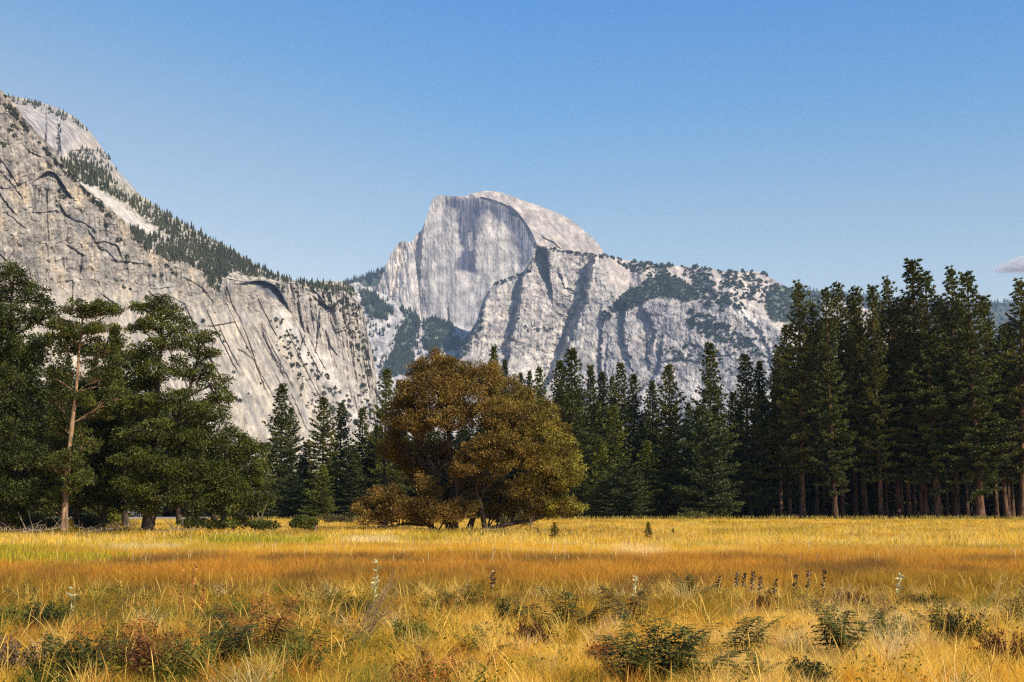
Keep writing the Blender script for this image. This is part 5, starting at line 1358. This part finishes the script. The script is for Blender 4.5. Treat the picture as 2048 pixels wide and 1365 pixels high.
def stem_bundle(name, u0, v0, u1, v1, n, col, lab, cat, seed, spreadm=0.12):
    rg2 = np.random.default_rng(seed); Y = gy(v0); x0 = gx(u0, Y)
    o = empty(name, (x0, Y, float(zg(x0, Y)) - 0.02)); tag(o, lab, cat)
    tx = (u1 - u0) / F * Y; tz = hz(v1, Y)
    g = Geo(); h = Geo()
    for k in range(n):
        e = np.array([tx * rg2.uniform(0.6, 1.08), rg2.normal(0, 0.15), tz * rg2.uniform(0.6, 1.05)]); b0 = np.array([rg2.normal(0, spreadm), rg2.normal(0, 0.1), 0])
        s = np.linspace(0, 1, 8)[:, None]
        P = b0 + (e - b0) * s + np.array([0, 0, 0.06]) * np.sin(pi * s) + rg2.normal(0, 0.006, (8, 3))
        g.tube(P, np.linspace(0.0045, 0.0018, 8), 4, np.array(col) * rg2.uniform(0.6, 1.25))
        m = 10; t = rg2.uniform(0.55, 1, m); q = np.stack([np.interp(t, s[:, 0], P[:, i]) for i in range(3)], 1)
        h.addq(kites(q, rg2.normal(0, 1, (m, 3)) + np.array([1, 0, 1]), rg2.uniform(0.03, 0.09, m), 0.006, rg2), np.array(col) * 0.8)
    for l_ in ('v', 'c'): getattr(g, l_).extend(getattr(h, l_))
    g.q += [q_ + g.n for q_ in h.q]
    add('stems', g.mesh('stems', M_FERN), o)
stem_bundle('dry_stems', 705, 1310, 812, 1140, 22, (0.36, 0.22, 0.13), 'bundle of long dry stems leaning to the right beside the pale milkweed', 'dry stems', 3)
stem_bundle('dry_stems', 130, 1300, 300, 1165, 10, (0.22, 0.15, 0.05), 'dark wiry stems leaning right across the left part of the meadow', 'dry stems', 4)
stem_bundle('dry_stems', 905, 1240, 940, 1140, 12, (0.55, 0.36, 0.10), 'fan of bright straw stems left of the lone black-podded stalk', 'dry stems', 5, 0.06)
stem_bundle('dry_stems', 1735, 1290, 1752, 1170, 26, (0.52, 0.32, 0.10), 'cluster of tall upright tan stems on the right', 'dry stems', 6, 0.30)
stem_bundle('dry_stems', 1960, 1300, 2000, 1140, 12, (0.58, 0.40, 0.14), 'tall pale stems near the right edge', 'dry stems', 7, 0.3)
stem_bundle('dry_stems', 1235, 1360, 1250, 1250, 14, (0.16, 0.15, 0.03), 'thin dark green stems rising left of the largest fern', 'dry stems', 8, 0.25)

# ------------------------------------------------------------------ seedlings, shrubs, dead wood
def seedling(u, v, hp, lab, seed):
    rg2 = np.random.default_rng(seed); Y = gy(v); h = hp * Y / F
    o = empty('pine_seedling', (gx(u, Y), Y, 0)); tag(o, lab, 'pine seedling')
    tm, cm = KIND['fir'][seed % 3]; k = h / 27.0; o.scale = (k * 2.3, k * 2.3, k * 0.95)
    add('trunk', tm, o); add('crown', cm, o)
seedling(1292, 1078, 34, 'dark pine seedling alone in the grass right of the autumn tree', 1)
seedling(1108, 1082, 38, 'green pine seedling under the right skirt of the autumn tree', 2)
seedling(1341, 1072, 16, 'tiny pine seedling right of the other one in the grass', 3)
for i_, (u_, w_, lab_) in enumerate([(40, 44, 'low dark shrub added for shade under the tree at the left edge'), (190, 30, 'low dark shrub added for shade between the tan trunk and the thick dark trunk'), (95, 26, 'low dark shrub added for shade left of the tan trunk foot')]):  # shrubs added to darken the shaded ground beneath the left trees
    leafy('shrub', lab_, 'shrub', u_, 108 + 3 * i_, [(u_ - w_ / 2, 1046, w_ * 0.7, 9, 0, 1.2), (u_ + w_ / 2, 1042, w_ * 0.7, 11, 0, 1.2)], dk, 90 + i_, 0.14, 0.8, (0.05, 3), B_GREY, clump=0.42, nleaf=30)
leafy('shrub', 'low greyish shrub under the right side of the autumn tree', 'shrub', 1030, 118, [(1015, 1036, 20, 7, 0, 1.2), (1045, 1036, 22, 7, 0, 1.2)], lambda u, v, r: np.array([0.11, 0.10, 0.035]), 70, 0.14, 0.7, (0.05, 3), B_GREY, clump=0.4, nleaf=26)
patch(480, 1150, 196, 236, 5000, 0.2, 0.8, 0.12, lambda n: mixc(np.repeat(GREEN[None] * 0.7, n, 0), STRAW * 0.6, rg.random(n)), 'low brush along the forest edge behind the autumn tree', 'undergrowth', 0.8)
leafy('shrub', 'low dark shrub line left of the autumn tree', 'shrub', 690, 150, [(665, 1036, 22, 4, 0, 1.2), (700, 1037, 26, 4, 0, 1.2)], lambda u, v, r: np.array([0.08, 0.065, 0.022]), 71, 0.16, 0.6, (0.05, 3), B_GREY, clump=0.45, nleaf=26)
leafy('shrub', 'low olive shrub at the forest edge below the tall symmetrical fir', 'shrub', 1380, 225, [(1365, 1031, 14, 4, 0, 1.2), (1395, 1032, 18, 4, 0, 1.2)], lambda u, v, r: np.array([0.12, 0.11, 0.03]), 72, 0.25, 0.6, (0.05, 3), B_GREY, clump=0.6, nleaf=22)

def dead_branch(u, v, L, az, lab, seed, Y=None, r=0.09):
    rg2 = np.random.default_rng(seed); Y = Y or gy(v)
    o = empty('dead_branch', (gx(u, Y), Y, 0.05), az); tag(o, lab, 'dead branch')
    g = Geo(); s = np.linspace(0, 1, 8)[:, None]
    P = np.array([-L / 2, 0, 0.05]) + np.array([L, 0, rg2.uniform(0.1, 0.5)]) * s + rg2.normal(0, 0.06, (8, 3)); P[:, 2] = np.abs(P[:, 2]) + 0.03
    g.tube(P, np.linspace(r, 0.02, 8), 7)
    for k in range(9):
        i = int(rg2.integers(1, 7)); d = rg2.normal(0, 1, 3); d[2] = abs(d[2]) * 0.9 + 0.1
        limb(g, P[i], P[i] + unit(d) * L * rg2.uniform(0.15, 0.4), r * 0.35, 0.008, rg2, 0.02, 5, 0.2)
    me = g.mesh('dead_branch', B_GREY, True); c = add('limb', me, o)
for i, (u, v, L_, az, lab, Y) in enumerate([
    (232, 1062, 3.4, 0.3, 'grey dead branches heaped right of the tan trunk foot', 100), (60, 1060, 4.2, -0.2, 'dead branch lying under the tree at the left edge', 100),
    (190, 1064, 3.0, 2.6, 'dead branch close to the tan trunk foot, on its left side', 98.5), (365, 1064, 3.6, 0.5, 'twisted dead branch right of the thick dark trunk', 101),
    (100, 1064, 3.4, 0.9, 'dead branch midway between the left edge and the tan trunk', 97), (1020, 1060, 4.4, 0.15, 'long bare grey branch on the ground right of the autumn tree trunk', 108),
    (770, 1058, 3.6, -0.2, 'dark fallen limbs under the left skirt of the autumn tree', 110), (1560, 1040, 5.0, 0.1, 'fallen log at the forest edge before the left end of the grove', 232)]):
    dead_branch(u, v, L_, az, lab, 80 + i, Y)

# ------------------------------------------------------------------ road, car, people
rm, nt, b = new_mat('worn_asphalt', 0.9, 0.2)
nt.links.new(ramp(nt, noise_tex(nt, 1.5, 5, 0.6), 0.3, 0.7, (0.16, 0.135, 0.10), (0.26, 0.22, 0.17)), b.inputs['Base Color'])
xa, xb = gx(-200, 215), gx(420, 215)
g = Geo(); v8 = np.array([(xa, 212, -0.2), (xb, 212, -0.2), (xb, 213, 0.42), (xa, 213, 0.42), (xa, 219, 0.42), (xb, 219, 0.42), (xb, 220, -0.2), (xa, 220, -0.2)])
me = mesh_np('road', v8, np.array([[0, 1, 2, 3], [3, 2, 5, 4], [4, 5, 6, 7], [0, 3, 4, 7], [1, 6, 5, 2]]), rm); o = add('road', me); o['kind'] = 'structure'

def flat_mat(name, c, rough=0.5, metal=0.0):
    m, nt, b = new_mat(name, rough, 0.5); b.inputs['Metallic'].default_value = metal
    n = noise_tex(nt, 8, 3, 0.5); nt.links.new(ramp(nt, n, 0.3, 0.7, tuple(x * 0.88 for x in c), c), b.inputs['Base Color']); return m
M_PAINT = flat_mat('silver_paint', (0.55, 0.58, 0.62), 0.3, 0.4); M_GLASS = flat_mat('dark_glass', (0.03, 0.035, 0.04), 0.08); M_RUB = flat_mat('rubber', (0.02, 0.02, 0.02), 0.9)
M_LAMP = flat_mat('lamp_lens', (0.8, 0.8, 0.78), 0.1); M_SKIN = flat_mat('skin', (0.45, 0.26, 0.18), 0.6); M_WHITE = flat_mat('white_cloth', (0.8, 0.8, 0.78), 0.9)
M_RED = flat_mat('red_cloth', (0.55, 0.05, 0.035), 0.9); M_JEAN = flat_mat('dark_cloth', (0.05, 0.06, 0.09), 0.9); M_HAIR = flat_mat('hair', (0.03, 0.02, 0.015), 0.8)

def loft(sections, mat, name, parent):
    """closed body through rings of points"""
    k = len(sections[0]); V = np.array(sections).reshape(-1, 3); i = np.arange(len(V)).reshape(-1, k); j = np.roll(i, -1, 1)
    q = np.stack([i[:-1], j[:-1], j[1:], i[1:]], -1).reshape(-1, 4)
    caps = []
    for r in (i[0], i[-1]):
        for a_ in range(1, k - 1): caps.append([r[0], r[a_], r[a_ + 1]])
    o = add(name, mesh_np(name, V, [q, np.array(caps)], mat), parent); return o
def box_ring(x, w, z0, z1, b=0.12):
    return [(x, -w / 2 + b, z0), (x, w / 2 - b, z0), (x, w / 2, z0 + b), (x, w / 2, z1 - b), (x, w / 2 - b, z1), (x, -w / 2 + b, z1), (x, -w / 2, z1 - b), (x, -w / 2, z0 + b)]
car = empty('parked_car', (gx(262, 216), 216, 0.43), radians(-62)); tag(car, 'silver car parked on the road behind the trees on the left', 'car')
loft([box_ring(-2.2, 1.5, 0.35, 0.75), box_ring(-2.1, 1.75, 0.28, 0.9), box_ring(-1.0, 1.8, 0.25, 0.98), box_ring(0.9, 1.8, 0.25, 0.98), box_ring(1.9, 1.72, 0.28, 0.86), box_ring(2.2, 1.5, 0.36, 0.66)], M_PAINT, 'body', car)
loft([box_ring(-1.75, 1.35, 0.9, 1.05, 0.05), box_ring(-1.25, 1.45, 0.9, 1.44, 0.1), box_ring(0.2, 1.45, 0.9, 1.46, 0.1), box_ring(1.15, 1.4, 0.9, 1.02, 0.05)], M_GLASS, 'windows', car)
loft([box_ring(-1.2, 1.36, 1.42, 1.475, 0.02), box_ring(0.15, 1.36, 1.44, 1.49, 0.02)], M_PAINT, 'roof', car)
for sx in (-1.35, 1.35):
    for sy in (-0.84, 0.84):
        w = Geo(); th = np.linspace(0, 2 * pi, 17)
        w.tube([(sx, sy - 0.1, 0.32), (sx, sy + 0.1, 0.32)], [0.32, 0.32], 16); w.tube([(sx, sy - 0.101, 0.32), (sx, sy - 0.1, 0.32)], [0.001, 0.32], 16); w.tube([(sx, sy + 0.1, 0.32), (sx, sy + 0.101, 0.32)], [0.32, 0.001], 16)
        wh = add('wheel', w.mesh('tyre', M_RUB), car)
        r = Geo(); r.tube([(sx, sy * 1.0 - 0.11, 0.32), (sx, sy + 0.11, 0.32)], [0.18, 0.18], 12); r.tube([(sx, sy + 0.11, 0.32), (sx, sy + 0.112, 0.32)], [0.18, 0.001], 12); r.tube([(sx, sy - 0.112, 0.32), (sx, sy - 0.11, 0.32)], [0.001, 0.18], 12)
        add('rim', r.mesh('rim', M_PAINT), wh)
for sy in (-0.6, 0.6):
    loft([box_ring(2.12, 0.3, 0.56, 0.72, 0.04), box_ring(2.24, 0.26, 0.57, 0.70, 0.04)], M_LAMP, 'headlight', car)
    car.children[-1].location = (0, sy, 0)

def person(u, Y, z0, shirt, lab, pose='stand', rz=0.0, seed=0):
    """one continuous skinned body, with hair, shirt and trousers as parts"""
    o = empty('person', (gx(u, Y), Y, z0), rz); tag(o, lab, 'person')
    if pose == 'stand':
        hip, knee, foot = 0.92, 0.5, 0.06; J = {
            'pel': ((0, 0, hip), .14), 'sp': ((0, 0, 1.15), .125), 'ch': ((0, 0, 1.36), .15), 'nk': ((0, 0, 1.50), .055), 'hd': ((0, .01, 1.60), .085), 'tp': ((0, .0, 1.70), .075),
            'sl': ((.19, 0, 1.42), .06), 'el': ((.25, -.02, 1.14), .043), 'wl': ((.24, .12, .92), .032), 'hl': ((.23, .18, .86), .035), 'sr': ((-.19, 0, 1.42), .06), 'er': ((-.25, -.02, 1.14), .043), 'wr': ((-.23, .10, .92), .032), 'hr': ((-.22, .14, .85), .035),
            'tl': ((.10, 0, .85), .095), 'kl': ((.11, .02, knee), .06), 'al': ((.12, -.02, .09), .045), 'fl': ((.13, .15, .05), .04), 'tr': ((-.10, 0, .85), .095), 'kr': ((-.11, .05, knee), .06), 'ar': ((-.12, 0, .09), .045), 'fr': ((-.13, .17, .05), .04)}
    else:
        J = {'pel': ((0, 0, .14), .15), 'sp': ((0, .03, .36), .13), 'ch': ((0, .08, .56), .15), 'nk': ((0, .12, .70), .055), 'hd': ((0, .14, .80), .085), 'tp': ((0, .13, .90), .075),
             'sl': ((.19, .08, .62), .06), 'el': ((.27, .22, .42), .043), 'wl': ((.14, .42, .42), .032), 'hl': ((.08, .48, .44), .035), 'sr': ((-.19, .08, .62), .06), 'er': ((-.27, .22, .42), .043), 'wr': ((-.14, .42, .42), .032), 'hr': ((-.08, .48, .44), .035),
             'tl': ((.12, .08, .14), .095), 'kl': ((.2, .44, .42), .06), 'al': ((.14, .70, .08), .045), 'fl': ((.14, .84, .05), .04), 'tr': ((-.12, .08, .14), .095), 'kr': ((-.2, .44, .42), .06), 'ar': ((-.14, .70, .08), .045), 'fr': ((-.14, .84, .05), .04)}
    def skin(names, edges, mat, nm, grow=0.0, sub=2):
        me = bpy.data.meshes.new(nm); me.from_pydata([J[k][0] for k in names], [(names.index(a_), names.index(b_)) for a_, b_ in edges], []); me.materials.append(mat)
        ob = add(nm, me, o); md = ob.modifiers.new('skin', 'SKIN'); md.use_smooth_shade = True
        for k, sv in zip(names, me.skin_vertices[0].data): sv.radius = (J[k][1] + grow, J[k][1] * (0.75 if k in ('ch', 'sp', 'pel') else 1) + grow); sv.use_root = k == names[0]
        ms = ob.modifiers.new('sub', 'SUBSURF'); ms.levels = ms.render_levels = sub
        return ob
    skin(['pel', 'sp', 'ch', 'nk', 'hd', 'tp', 'sl', 'el', 'wl', 'hl', 'sr', 'er', 'wr', 'hr', 'tl', 'kl', 'al', 'fl', 'tr', 'kr', 'ar', 'fr'],
         [('pel', 'sp'), ('sp', 'ch'), ('ch', 'nk'), ('nk', 'hd'), ('hd', 'tp'), ('ch', 'sl'), ('sl', 'el'), ('el', 'wl'), ('wl', 'hl'), ('ch', 'sr'), ('sr', 'er'), ('er', 'wr'), ('wr', 'hr'),
          ('pel', 'tl'), ('tl', 'kl'), ('kl', 'al'), ('al', 'fl'), ('pel', 'tr'), ('tr', 'kr'), ('kr', 'ar'), ('ar', 'fr')], M_SKIN, 'body')
    skin(['ch', 'sp', 'pel', 'sl', 'el', 'sr', 'er'], [('ch', 'sp'), ('sp', 'pel'), ('ch', 'sl'), ('sl', 'el'), ('ch', 'sr'), ('sr', 'er')], shirt, 'shirt', 0.018)
    skin(['pel', 'tl', 'kl', 'al', 'tr', 'kr', 'ar'], [('pel', 'tl'), ('tl', 'kl'), ('kl', 'al'), ('pel', 'tr'), ('tr', 'kr'), ('kr', 'ar')], M_JEAN, 'trousers', 0.014)
    hd = np.array(J['tp'][0]); rg2 = np.random.default_rng(seed); g = Geo(); d = unit(rg2.normal(size=(160, 3))); d = d[(d[:, 2] > -0.25) & (d[:, 1] < 0.45)]
    g.addq(kites(hd + d * np.array([.085, .10, .075]) + np.array([0, -.015, -.02]), np.cross(d, [1, 0, 0.01]) - np.array([0, 0, .6]), 0.07, 0.05, rg2, d), np.ones((len(d), 3)))
    add('hair', g.mesh('hair', M_HAIR), o)
person(282, 214, 0.43, M_WHITE, 'left of the two people in white shirts standing on the road by the car', rz=2.6, seed=1)
person(289, 215, 0.43, M_WHITE, 'right of the two people in white shirts standing on the road by the car', rz=0.4, seed=2)
person(638, 108, 0.12, M_RED, 'person in a red shirt sitting in the grass behind the small round shrub', 'sit', rz=2.0, seed=3)

# ------------------------------------------------------------------ clouds, far outside the air box
def cloud(u, v, ru, rv, Y, n, lab, seed):
    """a cloud as very many small scraps of bright vapour"""
    rg2 = np.random.default_rng(seed); c = np.array(at(u, v, Y), float); px = Y / F
    a = rg2.normal(0, 0.42, n); top = np.exp(-(a / 0.75) ** 2) * (0.75 + 0.5 * fbm(a * 3, a * 0 + seed, 4, seed))
    z = rg2.random(n) ** 1.4 * top + rg2.normal(0, 0.07, n)
    P = np.stack([a * ru * px, rg2.normal(0, 0.35, n) * ru * px, z * rv * px], 1)
    S_ = rg2.uniform(0.4, 1.0, n) * px
    g = Geo(); g.addq(kites(P, rg2.normal(0, 1, (n, 3)), S_ * 1.6, S_, rg2), np.ones((n, 3)))
    o = add('cloud', g.mesh('cloud', M_CLOUD)); o.location = c; tag(o, lab, None, None, 'stuff')
M_CLOUD, nt, b = new_mat('cloud_vapour', 1.0, 0.0)
b.inputs['Base Color'].default_value = (0.86, 0.80, 0.80, 1)
t = nt.nodes.new('ShaderNodeBsdfTranslucent'); t.inputs[0].default_value = (0.86, 0.80, 0.80, 1)
mx = nt.nodes.new('ShaderNodeMixShader'); mx.inputs[0].default_value = 0.5
nt.links.new(b.outputs[0], mx.inputs[1]); nt.links.new(t.outputs[0], mx.inputs[2]); nt.links.new(mx.outputs[0], nt.nodes['Material Output'].inputs[0])
cloud(2046, 541, 60, 34, 14000, 26000, 'small pinkish cloud at the right edge of the sky', 3)
cloud(1890, 598, 110, 34, 14500, 6000, 'faint pale cloud low behind the tallest pines', 4)
# ------------------------------------------------------------------ haze and ground are set up last
hzm = bpy.data.materials.new('haze_air'); hzm.use_nodes = True
nt = hzm.node_tree; nt.nodes.remove(nt.nodes['Principled BSDF'])
pv = nt.nodes.new('ShaderNodeVolumePrincipled')
pv.inputs['Color'].default_value = (0.50, 0.70, 1.0, 1)
pv.inputs['Density'].default_value = HAZE
pv.inputs['Anisotropy'].default_value = 0.0
nt.links.new(pv.outputs[0], nt.nodes['Material Output'].inputs['Volume'])
x0, x1, y0, y1, z0, z1 = -7000, 7000, -400, 11500, -12, 2600
v = [(x, y, z) for z in (z0, z1) for y in (y0, y1) for x in (x0, x1)]
q = [(0, 2, 3, 1), (4, 5, 7, 6), (0, 1, 5, 4), (2, 6, 7, 3), (0, 4, 6, 2), (1, 3, 7, 5)]
hz_o = add('haze', mesh_np('haze', v, np.array(q), hzm)); hz_o['kind'] = 'stuff'
